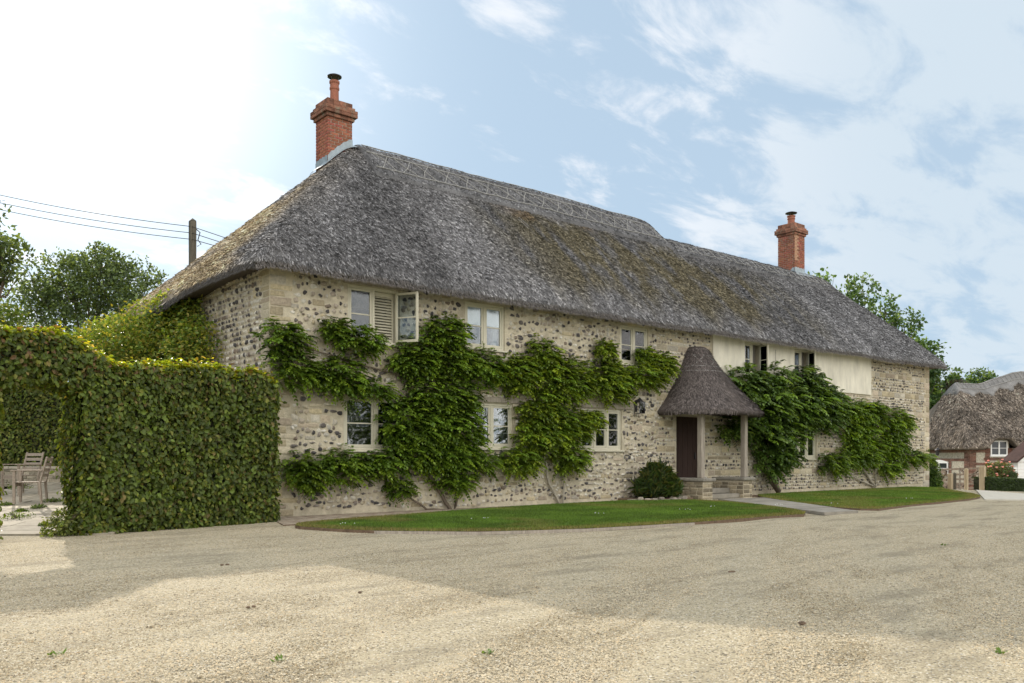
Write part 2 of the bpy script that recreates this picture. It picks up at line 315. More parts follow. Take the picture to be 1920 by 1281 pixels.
# clods, leaves and little weeds on the gravel
for i, (px, py, kind) in enumerate(((1372, 1073, 0), (1505, 1170, 0), (420, 1060, 0), (672, 1112, 1), (472, 1139, 1), (1770, 1023, 2), (522, 1238, 2), (915, 1225, 2), (104, 1228, 2), (1877, 1224, 2))):
    p = on_z(px, py, 0.005); mb = MB()
    if kind < 2:
        for k in range(5 if kind == 0 else 2):
            q = p + Vector((random.uniform(-.04, .04), random.uniform(-.02, .02), 0)); mb.lathe(q, [(.012, 0), (.02, .006), (.012, .015)], 6)
        tag(mb.build('clod' if kind == 0 else 'fallen_leaf', M['soil']), ('dark clod on the shaded gravel, ' + ('right of the other two clods', 'nearest the camera on the right', 'left of the lawn, in front of the hedge')[i]) if kind == 0 else ('small brown leaf fallen on the sunlit gravel, ' + ('the right one of two', 'the left one of two')[i - 3]), 'clod' if kind == 0 else 'leaf', group='specks on the gravel')
    else:
        for k in range(16):
            a = random.uniform(0, 6.28); r = random.uniform(.02, .05); q = p + Vector((random.uniform(-.04, .04), random.uniform(-.03, .03), 0)); e = q + Vector((math.cos(a) * r, math.sin(a) * r, random.uniform(.01, .035)))
            w = Vector((-math.sin(a), math.cos(a), 0)) * .008; mb.add([q, (q + e) / 2 + w, e, (q + e) / 2 - w], [(0, 1, 2, 3)], (.10, .17, .03))
        tag(mb.build('weed', M['grass']), 'tiny green weed growing in the gravel, ' + ('far to the right beyond the clods', 'left of centre near the bottom edge', 'in the bottom middle', 'in the bottom left corner', 'in the bottom right corner')[i - 5], 'weed', group='weeds in the gravel')

# ------------------------------------------------------------------ lawn, border strip, path
def smooth_poly(pts, it=2):
    P = [Vector((p[0], p[1])) for p in pts]
    for _ in range(it):
        Q = []
        for i in range(len(P)): a = P[i]; b = P[(i + 1) % len(P)]; Q += [a * .75 + b * .25, a * .25 + b * .75]
        P = Q
    return P
def inside(poly, x, y):
    c = np.zeros(len(x), bool); n = len(poly)
    for i in range(n):
        x0, y0 = poly[i]; x1, y1 = poly[(i + 1) % n]
        with np.errstate(divide='ignore', invalid='ignore'):
            k = ((y0 > y) != (y1 > y)) & (x < (x1 - x0) * (y - y0) / (y1 - y0 + 1e-12) + x0)
        c ^= k
    return c
def slab_poly(name, poly, z0, z1, mt_top, mt_side, kind='structure', parent=None):
    n = len(poly); zt = [float(gz(p[0], p[1])) for p in poly]
    v = [(p[0], p[1], z0 + zt[i]) for i, p in enumerate(poly)] + [(p[0], p[1], z1 + zt[i]) for i, p in enumerate(poly)]
    me = bpy.data.meshes.new(name); me.from_pydata(v, [], [tuple(range(n, 2 * n))] + [(i, (i + 1) % n, n + (i + 1) % n, n + i) for i in range(n)])
    me.update(); me.materials.append(mt_top); me.materials.append(mt_side)
    if me.polygons[0].normal.z < 0: me.flip_normals()
    for i, p in enumerate(me.polygons): p.material_index = 0 if i == 0 else 1
    o = bpy.data.objects.new(name, me); COL.objects.link(o); adopt(o, parent); o['kind'] = kind; return o
LW = [(530, 990), (620, 997), (700, 1001), (900, 1003), (1100, 997), (1300, 985), (1440, 973), (1545, 966)]
lawnA = [on_z(*p)[:2] for p in LW] + [on_z(1340, 940.5)[:2], (10.2, -.75), (9.2, -.55), (5.6, -.75), (2.3, -1.45), (.6, -1.75)]
lawnB = [on_z(1612, 963)[:2], on_z(1700, 951)[:2], on_z(1800, 941)[:2], on_z(1838, 936)[:2], on_z(1838, 931)[:2], (24.5, -2.6), (29.6, .3), (29.3, 1.5), (28.95, -.4), (20, -.45), (16.5, -.5), (14.9, -.9)]
pA = [tuple(p) for p in smooth_poly(lawnA[::1], 2)]; pB = [tuple(p) for p in smooth_poly(lawnB, 2)]
slab_poly('lawn', pA, -.02, .05, M['lawn'], M['soil']); slab_poly('lawn', pB, -.02, .05, M['lawn'], M['soil'])
strip = [(-.6, -1.9), (.6, -2.05), (2.4, -1.75), (5.6, -1.05), (9, -.85), (12, -1.), (12, 0), (0, 0)]
slab_poly('border_strip', strip, -.01, .018, mat('border_shingle', (.36, .30, .23), .95, var=.5, scale=40, bump=1., bscale=50, col2=(.20, .15, .11), c2scale=4), M['soil'])
slab_poly('border_strip', [(14.7, -1.0), (29.0, -.7), (29.0, 0), (14.7, 0)], -.01, .018, M['soil'], M['soil'])
def grass(polys, n, name, label):
    Vs = []; Cs = []; tot = 0
    for poly, m in zip(polys, n):
        P = np.array(poly); x = rng.uniform(P[:, 0].min(), P[:, 0].max(), m * 3); y = rng.uniform(P[:, 1].min(), P[:, 1].max(), m * 3); k = inside(poly, x, y); x = x[k]; y = y[k]
        z = gz(x, y) + .048
        h = rng.uniform(.018, .045, len(x)); a = rng.uniform(0, 6.28, len(x)); w = .006 + .004 * rng.random(len(x)); lx = rng.normal(0, .014, len(x)); ly = rng.normal(0, .014, len(x))
        A = np.stack([x - np.cos(a) * w, y - np.sin(a) * w, z], 1); B = np.stack([x + np.cos(a) * w, y + np.sin(a) * w, z], 1); T = np.stack([x + lx, y + ly, z + h], 1)
        Vs.append(np.stack([A, B, T], 1).reshape(-1, 3))
        nn = vn(np.stack([x, y, 0 * x], 1), .8, 5); dry = ss(.52, .72, nn) * .6
        # worn dry rim along the gravel edge
        E = np.array(poly); d = np.full(len(x), 9.)
        for i in range(len(E)): d = np.minimum(d, np.hypot(x - E[i, 0], y - E[i, 1]))
        dry = np.clip(dry + (1 - ss(.12, .6, d)) * .95 * (y < -1.7), 0, 1)[:, None] * rng.uniform(.3, 1, (len(x), 1))
        c = (np.array([.085, .15, .02]) * (.55 + .9 * vn(np.stack([x, y, 0 * x], 1), 1.7, 6, 3))[:, None] * (1 - dry) + np.array([.22, .17, .07]) * dry) * rng.uniform(.6, 1.5, (len(x), 1)); Cs.append(np.repeat(c, 3, 0))
    V = np.concatenate(Vs); tag(link(name, npmesh(V, np.arange(len(V)).reshape(-1, 3), np.concatenate(Cs)), M['grass']), label, 'grass', kind='stuff')
grass([pA, pB], [85000, 70000], 'grass', 'short mown grass on the two lawns in front of the farmhouse')
mb = MB()
for px, py in ((640, 985), (905, 975), (1340, 952), (1290, 957), (1560, 946), (1700, 936), (1120, 965), (1455, 948)):
    q = on_z(px, py, .05)
    for k in range(4): mb.lathe(q + Vector((random.uniform(-.2, .2), random.uniform(-.15, .15), .02)), [(.002, 0), (.010, .012), (.004, .018)], 6)
tag(mb.build('daisies', M['white']), 'tiny white daisies scattered through the two lawns', 'flowers', kind='stuff')
# pale path from the porch across the lawn
pth = thing('garden_path', on_z(1500, 952), 'narrow pale stone path crossing the lawn from the porch to the gravel', 'path')
a0, a1 = on_z(1345, 939.5), on_z(1547, 966.5); b0, b1 = on_z(1432, 937), on_z(1610, 963.5); nsl = 9
for i in range(nsl):
    s0 = i / nsl + .004; s1 = (i + 1) / nsl - .004; q = [a0.lerp(a1, s0), a0.lerp(a1, s1), b0.lerp(b1, s1), b0.lerp(b1, s0)]
    h = .062 + random.uniform(-.004, .004); MB().add([(p.x, p.y, 0) for p in q] + [(p.x, p.y, h) for p in q], [(4, 5, 6, 7), (0, 1, 5, 4), (1, 2, 6, 5), (2, 3, 7, 6), (3, 0, 4, 7)]).build('flagstone', M['flag'], pth)
# thin timber edging along the lawn's curve
ed = MB()
for i in range(2, 5):
    p, q = [on_z(*LW[j]) for j in (i, i + 1)] if i + 1 < len(LW) else (None, None)
    ed.add([(p.x, p.y - .03, 0), (q.x, q.y - .03, 0), (q.x, q.y - .03, .045), (p.x, p.y - .03, .045), (p.x, p.y + .01, .045), (q.x, q.y + .01, .045)], [(0, 1, 2, 3), (3, 2, 5, 4)])
tag(ed.build('lawn_edging', M['oak']), 'low grey edging board along the curved front of the lawn', 'edging')

# ------------------------------------------------------------------ farmhouse
HX = 28.9; HD = 7.0
house = thing('farmhouse', (0, 0, 0), 'long thatched flint and stone farmhouse with two brick chimneys', 'farmhouse')
WIN = {'U1': (1.74, 3.02, 3.66, 4.86), 'U2': (4.82, 6.02, 3.78, 4.86), 'U3': (10.12, 11.28, 3.78, 4.84), 'U4': (15.85, 16.85, 3.80, 4.88), 'U5': (18.70, 19.75, 3.80, 4.88),
       'G1': (1.64, 3.20, 1.36, 2.50), 'G2': (4.98, 6.28, 1.42, 2.50), 'G3': (8.60, 10.18, 1.40, 2.50), 'G4': (18.55, 20.15, 1.16, 2.60), 'G5': (25.55, 27.05, 1.50, 2.40)}
DOOR = (12.52, 13.75, .20, 2.45)
ops = list(WIN.values()) + [DOOR]
def hole_wall(ops, x0, x1, z0, z1, y0, y1):
    mb = MB(); xs = sorted({x0, x1} | {o[i] for o in ops for i in (0, 1) if x0 < o[i] < x1}); 
    for a, b in zip(xs, xs[1:]):
        m = (a + b) / 2; cuts = sorted([(max(o[2], z0), min(o[3], z1)) for o in ops if o[0] < m < o[1] and o[3] > z0 and o[2] < z1]); z = z0
        for c, d in cuts:
            if c > z: mb.box(a, b, y0, y1, z, c)
            z = max(z, d)
        if z < z1: mb.box(a, b, y0, y1, z, z1)
    return mb
wall = hole_wall(ops, 0, HX, -.1, 5.02, 0, .45).build('front_wall', M['mortar'], house)
MB().box(0, .45, .452, HD, -.1, 5.0).build('end_wall', M['mortar'], house)
MB().box(HX - .45, HX, .452, HD, -.6, 5.0).build('end_wall', M['mortar'], house)
MB().box(.452, HX - .452, HD - .45, HD, -.1, 5.0).build('rear_wall', M['mortar'], house)
MB().box(.46, HX - .46, 3.2, 3.3, 0, 5.0).build('inner_wall', M['inside'], house)
MB().box(.46, HX - .46, .46, 3.19, 2.85, 2.98).build('upper_floor', M['inside'], house)
MB().box(.46, HX - .46, .46, 3.19, .12, .2).build('lower_floor', M['inside'], house)
# stones ---------------------------------------------------------------
PAL_DARK = np.array([[.085, .078, .078], [.13, .115, .105], [.06, .055, .055], [.20, .16, .125], [.24, .21, .18]]); PAL_TAN = np.array([[.48, .41, .27], [.52, .46, .34], [.40, .34, .23], [.50, .46, .38], [.44, .37, .28]])
PAL_PALE = np.array([[.52, .49, .42], [.60, .57, .50], [.44, .40, .33], [.36, .31, .25]])
def flints(C, S, col, rim, u, v, n, proud=.042):
    """C centres, S half sizes, col/rim colours; u v n basis of the wall"""
    m = len(C); K = 8; a = np.arange(K) / K * 2 * np.pi; r = rng.uniform(.6, 1.25, (m, K)); tw = rng.uniform(0, 6.28, m)
    ang = a[None] + tw[:, None]; ex = np.cos(ang) * r * S[:, :1]; ez = np.sin(ang) * r * S[:, 1:]
    h = proud * rng.uniform(.4, 1.1, m)
    def ring(k, hh): return C[:, None] + ex[..., None] * k * u + ez[..., None] * k * v + (hh[:, None, None] if np.ndim(hh) else hh) * n
    R0 = ring(1., -.004); jit = rng.uniform(.62, .86, (m, K, 1)); R1 = C[:, None] + (ex[..., None] * u + ez[..., None] * v) * jit + (h[:, None] * rng.uniform(.7, 1.1, (m, K)))[..., None] * n
    c = (C + (h * rng.uniform(.7, 1.2, m))[:, None] * n)[:, None]; V = np.concatenate([R0, R1, c], 1); i = np.arange(K); j = (i + 1) % K
    f = np.concatenate([np.stack([i, j, j + K], 1), np.stack([i, j + K, i + K], 1), np.stack([i + K, j + K, np.full(K, 2 * K)], 1)])
    F = (f[None] + (2 * K + 1) * np.arange(m)[:, None, None]).reshape(-1, 3); cc = np.repeat(col[:, None], 2 * K + 1, 1).copy(); cc[:, :K] = rim[:, None]; return V, F, cc
def blocks(C, S, col, u, v, n, proud=.02):
    m = len(C); sg = np.array([[-1, -1], [1, -1], [1, 1], [-1, 1]]); j0 = rng.uniform(.94, 1.03, (m, 4, 2)); h = proud * rng.uniform(.3, 1.1, (m, 4, 1))
    def q(k, hh): d = sg[None] * S[:, None] * j0 * 1.; d = d - sg[None] * k; return C[:, None] + d[..., :1] * u + d[..., 1:] * v + hh * n
    V = np.concatenate([q(0., -.004), q(.006, h * .8), q(.018, h)], 1)
    f = []
    for a in (0, 4):
        for i in range(4): j = (i + 1) % 4; f += [(a + i, a + j, a + 4 + j), (a + i, a + 4 + j, a + 4 + i)]
    f += [(8, 9, 10), (8, 10, 11)]; F = (np.array(f)[None] + 12 * np.arange(m)[:, None, None]).reshape(-1, 3)
    return V, F, np.repeat(col[:, None], 12, 1)
def flint_cols(m, pd):
    k = rng.random(m); col = np.where((k < pd)[:, None], PAL_DARK[rng.integers(0, 5, m)], np.where((k < pd + .22)[:, None], PAL_TAN[rng.integers(0, 5, m)], PAL_PALE[rng.integers(0, 4, m)])) * rng.uniform(.85, 1.15, (m, 1))
    rim = np.where((rng.random(m) < .55)[:, None], PAL_PALE[rng.integers(0, 2, m)], col * 1.0); return col, rim
def clear(x, z, sx, sz, ops, pad=.03):
    ok = np.ones(len(x), bool)
    for o in ops: ok &= ~((x + sx > o[0] - pad) & (x - sx < o[1] + pad) & (z + sz > o[2] - pad) & (z - sz < o[3] + pad))
    return ok
PL = (14.22, 23.95, 3.56, 5.02)           # the rendered panel
FC = []; FS = []; BC = []; BS = []
z = .05; row = 0
def add_b(x, zc, hw, hz): BC.append((x, zc)); BS.append((hw, hz))
def add_f(x, zc, hw, hz): FC.append((x, zc)); FS.append((hw, hz))
# quoins at both corners
for cx, sg in ((0, 1), (HX, -1)):
    z = .02; k = 0
    while z < 4.9:
        h = random.uniform(.17, .25) if cx else random.uniform(.10, .2); w = (.52, .32)[k % 2] * random.uniform(.85, 1.15); k += 1; add_b(cx + sg * w / 2, z + h / 2, w / 2 - .008, h / 2 - .01); z += h
# east part: small flints in level courses with bands of squared stone
z = .12; k = 0
while z < 4.92:
    band = k % 6 == 5; h = random.uniform(.17, .21) if band else random.uniform(.095, .12); x = 11.6 + random.uniform(0, .1)
    while x < HX - .5:
        if band or (random.random() < .04):
            w = random.uniform(.28, .55); add_b(x + w / 2, z + h / 2 + random.uniform(-.004, .004), w / 2 - .01, h / 2 - .01)
        else: w = random.uniform(.09, .15); add_f(x + w / 2, z + h / 2 + random.uniform(-.012, .012), w * random.uniform(.34, .46), h * random.uniform(.36, .45))
        x += w
    z += h; k += 1
# west part: bigger rough flints, nodules and odd tan blocks
z = .1; k = 0
while z < 4.93:
    band = random.random() < .17; h = random.uniform(.12, .19) if band else random.uniform(.085, .15); x = .42 + random.uniform(0, .12)
    while x < 11.6:
        y_ = .05 * math.sin(x * 1.1 + k)
        if band and random.random() < .5 or random.random() < .04: w = random.uniform(.2, .48); add_b(x + w / 2, z + h / 2 + y_ * .3, w / 2 - .012, h / 2 * random.uniform(.6, .92))
        else: w = random.uniform(.085, .19); add_f(x + w / 2, z + h / 2 + y_ + random.uniform(-.045, .045), w * random.uniform(.3, .56), h * random.uniform(.26, .50))
        x += w
    z += h * .97; k += 1
FC = np.array(FC); FS = np.array(FS); BC = np.array(BC); BS = np.array(BS)
k = clear(FC[:, 0], FC[:, 1], FS[:, 0], FS[:, 1], ops + [PL], .02) & (FC[:, 1] + FS[:, 1] < 5.0); FC = FC[k]; FS = FS[k]
k = clear(BC[:, 0], BC[:, 1], BS[:, 0], BS[:, 1], ops + [PL], .004) & (BC[:, 1] + BS[:, 1] < 5.0); BC = BC[k]; BS = BS[k]
U = np.array([1., 0, 0]); VZ = np.array([0, 0, 1.]); NY = np.array([0, -1., 0])
fc3 = np.stack([FC[:, 0], 0 * FC[:, 0], FC[:, 1]], 1); bc3 = np.stack([BC[:, 0], 0 * BC[:, 0], BC[:, 1]], 1)
pd = np.where(FC[:, 0] > 11.6, .40, .33); colf, rimf = flint_cols(len(FC), .36)
big = FS[:, 0] > .075; kk = big & (rng.random(len(FC)) < .2); colf[kk] = PAL_DARK[rng.integers(0, 3, kk.sum())]; rimf[kk] = np.array([.30, .27, .23])
base_damp = lambda z: (1 - .0 * z)
colb = PAL_TAN[rng.integers(0, 5, len(BC))] * rng.uniform(.68, 1.12, (len(BC), 1))
def proj_w(P): v = P[:, :2] - np.array(CAM[:2]); D = v @ np.array(FW); return D
# the stones that show largest are parts of their own
scoref = FS[:, 0] * FS[:, 1] / proj_w(fc3) ** 2; scoreb = BS[:, 0] * BS[:, 1] / proj_w(bc3) ** 2 * .8
thr = np.sort(np.concatenate([scoref, scoreb]))[-295]
def stone_parts(V, F, cc, parent, nv):
    for i in range(len(V)):
        m = npmesh(V[i], F[i * (len(F) // len(V)):(i + 1) * (len(F) // len(V))] - i * nv, cc[i]); link('stone', m, M['stone'], parent, smooth=(nv == 17))
s = scoref >= thr; Vb, Fb, Cb = flints(fc3[s], FS[s], colf[s], rimf[s], U, VZ, NY); stone_parts(Vb, Fb, Cb, wall, 17)
s2 = scoreb >= thr; Vb, Fb, Cb = blocks(bc3[s2], BS[s2], colb[s2], U, VZ, NY); stone_parts(Vb, Fb, Cb, wall, 12)
Vb, Fb, Cb = flints(fc3[~s], FS[~s], colf[~s], rimf[~s], U, VZ, NY); link('flint_facing', npmesh(Vb, Fb, Cb), M['stone'], wall, 'stuff', True)
Vb, Fb, Cb = blocks(bc3[~s2], BS[~s2], colb[~s2], U, VZ, NY); link('squared_stone_facing', npmesh(Vb, Fb, Cb), M['stone'], wall, 'stuff')
# west end wall stones (seen above the hedge)
ew = [o for o in house.children if o.name == 'end_wall'] or [house.children[1]]
C_ = []; S_ = []; z = .1
while z < 4.9:
    h = random.uniform(.09, .14); y = .35
    while y < 6.8: w = random.uniform(.09, .17); C_.append((0, y + w / 2, z + h / 2)); S_.append((w * .42, h * .42)); y += w
    z += h
C_ = np.array(C_); S_ = np.array(S_); cf, rf = flint_cols(len(C_), .42); Vb, Fb, Cb = flints(C_, S_, cf, rf, np.array([0, -1., 0]), VZ, np.array([-1., 0, 0]))
link('flint_facing', npmesh(Vb, Fb, Cb), M['stone'], ew[0], 'stuff', True)
C_ = []; S_ = []; z = .02; k = 0
while z < 4.9: h = random.uniform(.10, .2); w = (.30, .48)[k % 2]; k += 1; C_.append((0, w / 2, z + h / 2)); S_.append((w / 2 - .008, h / 2 - .01)); z += h
C_ = np.array(C_); S_ = np.array(S_); Vb, Fb, Cb = blocks(C_, S_, PAL_TAN[rng.integers(0, 5, len(C_))] * .85, np.array([0, -1., 0]), VZ, np.array([-1., 0, 0]), .014); link('quoin_stone', npmesh(Vb, Fb, Cb), M['stone'], ew[0], 'stuff')
# cream render panel
pl = hole_wall([WIN['U4'], WIN['U5']], PL[0], PL[1], PL[2], PL[3], -.045, -.002).build('rendered_panel', M['plaster'], house)
MB().box(17.55, 17.565, -.048, -.046, 4.1, 4.75).build('crack', M['inside'], pl)
# lintels
for x0, x1, z0 in ((4.75, 6.6, 2.52), (8.3, 10.6, 2.52), (1.5, 3.4, 2.52)): MB().box(x0, x1, -.035, .1, z0, z0 + .13, b=.012).build('lintel', M['oak'], house)
MB().box(1.62, 3.5, -.02, .1, 4.87, 5.0, b=.01).build('lintel', M['oak'], house)

def R_z(cx, cy, deg): return Matrix.Translation((cx, cy, 0)) @ Matrix.Rotation(math.radians(deg), 4, 'Z') @ Matrix.Translation((-cx, -cy, 0))
def casement(x0, x1, z0, z1, y, w, Mx=None, bars=1, gmat=None, fm=None, st=.05):
    fm = fm or M['frame']; mb = MB(); y1 = y + .045
    for a, b, c, d in ((x0, x0 + st, z0, z1), (x1 - st, x1, z0, z1), (x0 + st, x1 - st, z0, z0 + st * 1.2), (x0 + st, x1 - st, z1 - st, z1)): mb.box(a, b, y, y1, c, d, Mx, b=.004)
    o = mb.build('casement', fm, w)
    for k in range(bars):
        zc = z0 + (z1 - z0) * (k + 1) / (bars + 1); MB().box(x0 + st, x1 - st, y + .006, y1 - .006, zc - .012, zc + .012, Mx).build('glazing_bar', fm, w)
    MB().box(x0 + st - .004, x1 - st + .004, y + .020, y + .025, z0 + st, z1 - st, Mx).build('pane', gmat or M['glass'], w)
    return o
def window(key, n, parent=house, open_=None, blind=0., shut=None, glass='glass', shift=0., bars=1):
    x0, x1, z0, z1 = WIN[key]; f = .055; mb = MB(); ya = .03; yb = .13
    for a, b, c, d in ((x0, x0 + f, z0, z1), (x1 - f, x1, z0, z1), (x0 + f, x1 - f, z0, z0 + f), (x0 + f, x1 - f, z1 - f, z1)): mb.box(a, b, ya, yb, c, d, b=.005)
    iw = (x1 - x0 - 2 * f)
    for k in range(1, n): xc = x0 + f + iw * k / n; mb.box(xc - .03, xc + .03, ya, yb, z0 + f, z1 - f, b=.005)
    w = mb.build('window', M['frame'], parent)
    MB().box(x0 - .05, x1 + .05, -.07, .028, z0 - .045, z0 - .004, b=.008).build('sill', M['frame'], w)
    for k in range(n):
        a = x0 + f + iw * k / n + (.03 if k else 0) + .003; b = x0 + f + iw * (k + 1) / n - (.03 if k < n - 1 else 0) - .003
        if open_ and k in open_:
            hinge, ang = open_[k]; hx = b if hinge == 'R' else a; casement(a, b, z0 + f, z1 - f, ya + .005, w, R_z(hx, ya, ang), bars, M['glassup'])
        else: casement(a, b, z0 + f + .003, z1 - f - .003, ya + .012, w, None, bars, M[glass])
        if blind: MB().box(a + .03, b - .03, .085, .09, z1 - f - (z1 - z0) * blind, z1 - f).build('blind', M['blind'], w)
        if shut and k in shut:
            sa, sb = a + .0, b - .0; mm = MB(); mm.box(sa, sa + .05, .15, .18, z0 + f, z1 - f); mm.box(sb - .05, sb, .15, .18, z0 + f, z1 - f); mm.box(sa + .05, sb - .05, .15, .18, z1 - f - .09, z1 - f); mm.box(sa + .05, sb - .05, .15, .18, z0 + f, z0 + f + .08); mm.build('shutter', M['frame'], w)
            zz_ = z0 + f + .09
            while zz_ < z1 - f - .12:
                Mx = Matrix.Translation((0, .165, zz_ + .03)) @ Matrix.Rotation(math.radians(38), 4, 'X'); MB().box(sa + .05, sb - .05, -.035, .035, -.006, .006, Mx).build('slat', M['frame'], w); zz_ += .062
    for xx in (x0 + .02, x1 - .02 - .16): MB().box(xx, xx + .16, .24, .27, z0 + .02, z1 - .02).build('curtain', M['curtain'], w)
    return w
# the upper west window: fixed light, louvred shutter behind, open casement swung out on the right
window('U1', 2, open_={1: ('R', 118)}, shut={1: 1}, glass='glassup')
window('U2', 2, blind=.42, glass='glassup'); window('U3', 2, blind=.42, glass='glassup')
window('U4', 2, open_={1: ('R', 75)}); window('U5', 2, open_={1: ('R', 65)}, glass='glassup')
window('G1', 2); window('G2', 2); window('G3', 3); window('G4', 3); window('G5', 3)
# door
dr = MB()
for k in range(5): dr.box(12.56 + k * .23, 12.56 + (k + 1) * .23 - .008, .16, .20, .22, 2.41, b=.006)
dr = dr.build('door', M['door'], house); MB().box(13.55, 13.58, .12, .158, 1.15, 1.35).build('handle', M['darkmetal'], dr)
MB().box(12.52, 12.56, .10, .24, .2, 2.45).build('door_frame', M['oak'], house); MB().box(13.71, 13.75, .10, .24, .2, 2.45).build('door_frame', M['oak'], house); MB().box(12.56, 13.71, .10, .24, 2.41, 2.45).build('door_frame', M['oak'], house)
# iron air vent low in the wall
av = MB(); p0 = on_y(590, 930); 
for k in range(7): av.box(p0.x - .12 + k * .04, p0.x - .105 + k * .04, -.03, 0, p0.z, p0.z + .16)
for k in range(5): av.box(p0.x - .12, p0.x + .15, -.03, -.002, p0.z + k * .036, p0.z + .012 + k * .036)
av.build('air_vent', M['darkmetal'], house)

# ------------------------------------------------------------------ thatch
def zr(x): return 9.12 - .43 * ss(15.0, 16.1, x)
def sweep(V):       # the western slope runs out and down towards the rear corner
    V = np.asarray(V, float).copy(); q = .62 * ss(1.5, 7.2, V[:, 1]) * np.clip(1 - (V[:, 0] + .5) / 4.4, 0, 1) ** 2; V[:, 0] -= q; V[:, 2] -= .90 * q; return V
def Hroof(x, y, rough=True):
    x = np.asarray(x, float); y = np.asarray(y, float); k = .10
    Zr = zr(x); f = 4.98 + (Zr - 4.98) * (y + .5) / 4.0; b = 4.98 + (Zr - 4.98) * (7.5 - y) / 4.0
    l = 4.98 + .955 * (x + .5); r = 4.98 + 1.30 * (29.45 - x)
    z = -k * np.log(np.exp(-(f - 5) / k) + np.exp(-(b - 5) / k) + np.exp(-(l - 5) / k) + np.exp(-(r - 5) / k)) + 5
    d = np.minimum(np.minimum(y + .5, 7.5 - y), np.minimum(x + .5, 29.45 - x)); z = z + .16 * (1 - np.exp(-np.maximum(d, 0) / .18)) - .03
    if rough:
        sh = x.shape; P = np.stack([x.ravel(), y.ravel(), 0 * x.ravel()], 1); z = z + .09 * (vn(P, .45, 11, 2).reshape(sh) - .5) + .05 * (vn(P * np.array([2.2, .7, 1]), 1.5, 12, 2).reshape(sh) - .5)
    return z
def thatch_col(x, y, z):
    P = np.stack([x, y, z], 1); n = vn(P * np.array([1.3, .45, .45]), 1.0, 21, 4); n2 = vn(P * np.array([1.0, .35, .35]), 3.2, 22, 3)
    s = np.clip((y + .5) / 4., 0, 1)
    c = np.array([.195, .193, .198])[None] * (.75 + .5 * vn(P, .35, 27, 2))[:, None] * (.5 + 1.0 * n[:, None]) * (.7 + .6 * n2[:, None])
    m = ss(5.5, 9, x) * (1 - ss(17.5, 23, x)) * ss(.02, .25, s + .4 * (n - .5)) * (1 - ss(.66, .86, s + .3 * (n2 - .5))) * ss(.38, .56, .6 * n + .4 * n2 + .06); m = (m * .8)[:, None]
    c = c * (1 - m) + np.array([.125, .105, .052]) * (.6 + .8 * n2[:, None]) * m
    rust = (ss(.60, .72, vn(P, .8, 31, 3)) * ss(7, 9, x) * (1 - ss(16, 19, x)) * ss(.55, .7, s))[:, None] * .6; c = c * (1 - rust) + np.array([.16, .105, .045]) * rust
    # golden low sunlight painted into the straw colour of the western hip
    w = (ss(.2, .9, (y + .5) / 4.0 - (x + .5) / 4.6 + .35) * ss(.3, .6, .5 + n - .5))[:, None]; c = c * (1 - w) + np.array([.36, .29, .19]) * (.6 + .8 * n2[:, None]) * w
    return np.clip(c, .01, 1)
roofx = np.arange(-.5, 29.46, .115); roofx[-1] = 29.45; roofy = np.concatenate([np.arange(-.5, 7.5, .1), [7.5]])
V, F = grid_mesh(roofx, roofy, lambda X, Y: Hroof(X, Y)); nx = len(roofx); ny = len(roofy); Cc = thatch_col(V[:, 0], V[:, 1], V[:, 2])
# eave cut and soffit
per = [i for i in range(nx)] + [j * nx + nx - 1 for j in range(1, ny)] + [(ny - 1) * nx + i for i in range(nx - 2, -1, -1)] + [j * nx for j in range(ny - 2, 0, -1)]
per = np.array(per); PV = V[per]; cx_ = np.clip(PV[:, 0], -.5 + .08, 29.45 - .08); cy_ = np.clip(PV[:, 1], -.5 + .08, 7.5 - .08)
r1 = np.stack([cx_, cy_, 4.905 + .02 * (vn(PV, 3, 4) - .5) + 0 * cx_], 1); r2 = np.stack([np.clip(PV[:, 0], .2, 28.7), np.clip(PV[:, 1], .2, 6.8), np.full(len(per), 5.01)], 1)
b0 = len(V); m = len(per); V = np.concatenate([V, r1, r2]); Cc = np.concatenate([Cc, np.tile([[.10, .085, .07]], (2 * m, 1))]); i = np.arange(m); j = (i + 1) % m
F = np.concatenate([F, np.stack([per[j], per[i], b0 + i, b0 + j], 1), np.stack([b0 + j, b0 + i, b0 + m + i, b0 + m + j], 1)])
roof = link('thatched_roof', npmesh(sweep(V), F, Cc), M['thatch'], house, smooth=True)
def straws(x, y, Hf, cf, L=(.07, .17), wd=.014, lift=.35, off=.012):
    n = len(x); e = .02; z = Hf(x, y); gx = (Hf(x + e, y) - Hf(x - e, y)) / (2 * e); gy = (Hf(x, y + e) - Hf(x, y - e)) / (2 * e)
    nr = unit(np.stack([-gx, -gy, np.ones(n)], 1)); dn = unit(np.stack([-gx, -gy, -(gx ** 2 + gy ** 2)], 1)); sd_ = np.cross(nr, dn)
    th = rng.normal(0, .38, n)[:, None]; d = dn * np.cos(th) + sd_ * np.sin(th); s_ = np.cross(nr, d); l = rng.uniform(*L, n)[:, None]
    d = unit(d + nr * rng.uniform(.0, lift, (n, 1))); w = (rng.uniform(.5, 1.2, n) * wd)[:, None]; P = np.stack([x, y, z], 1) + nr * off
    tilt = nr * rng.normal(0, .5, (n, 1)) * w
    V = np.stack([P - s_ * w / 2 - tilt, P + s_ * w / 2 + tilt, P + d * l + s_ * w / 3 + tilt, P + d * l - s_ * w / 3 - tilt], 1)
    c = cf(x, y, z); g_ = rng.random(n)[:, None]; k = np.where(g_ < .3, .45, np.where(g_ < .82, 1.1, 2.3)) * rng.uniform(.8, 1.2, (n, 1)); c = np.clip(c * k, 0, .7)
    return V.reshape(-1, 3), np.arange(4 * n).reshape(-1, 4), np.repeat(c[:, None], 4, 1).reshape(-1, 3)
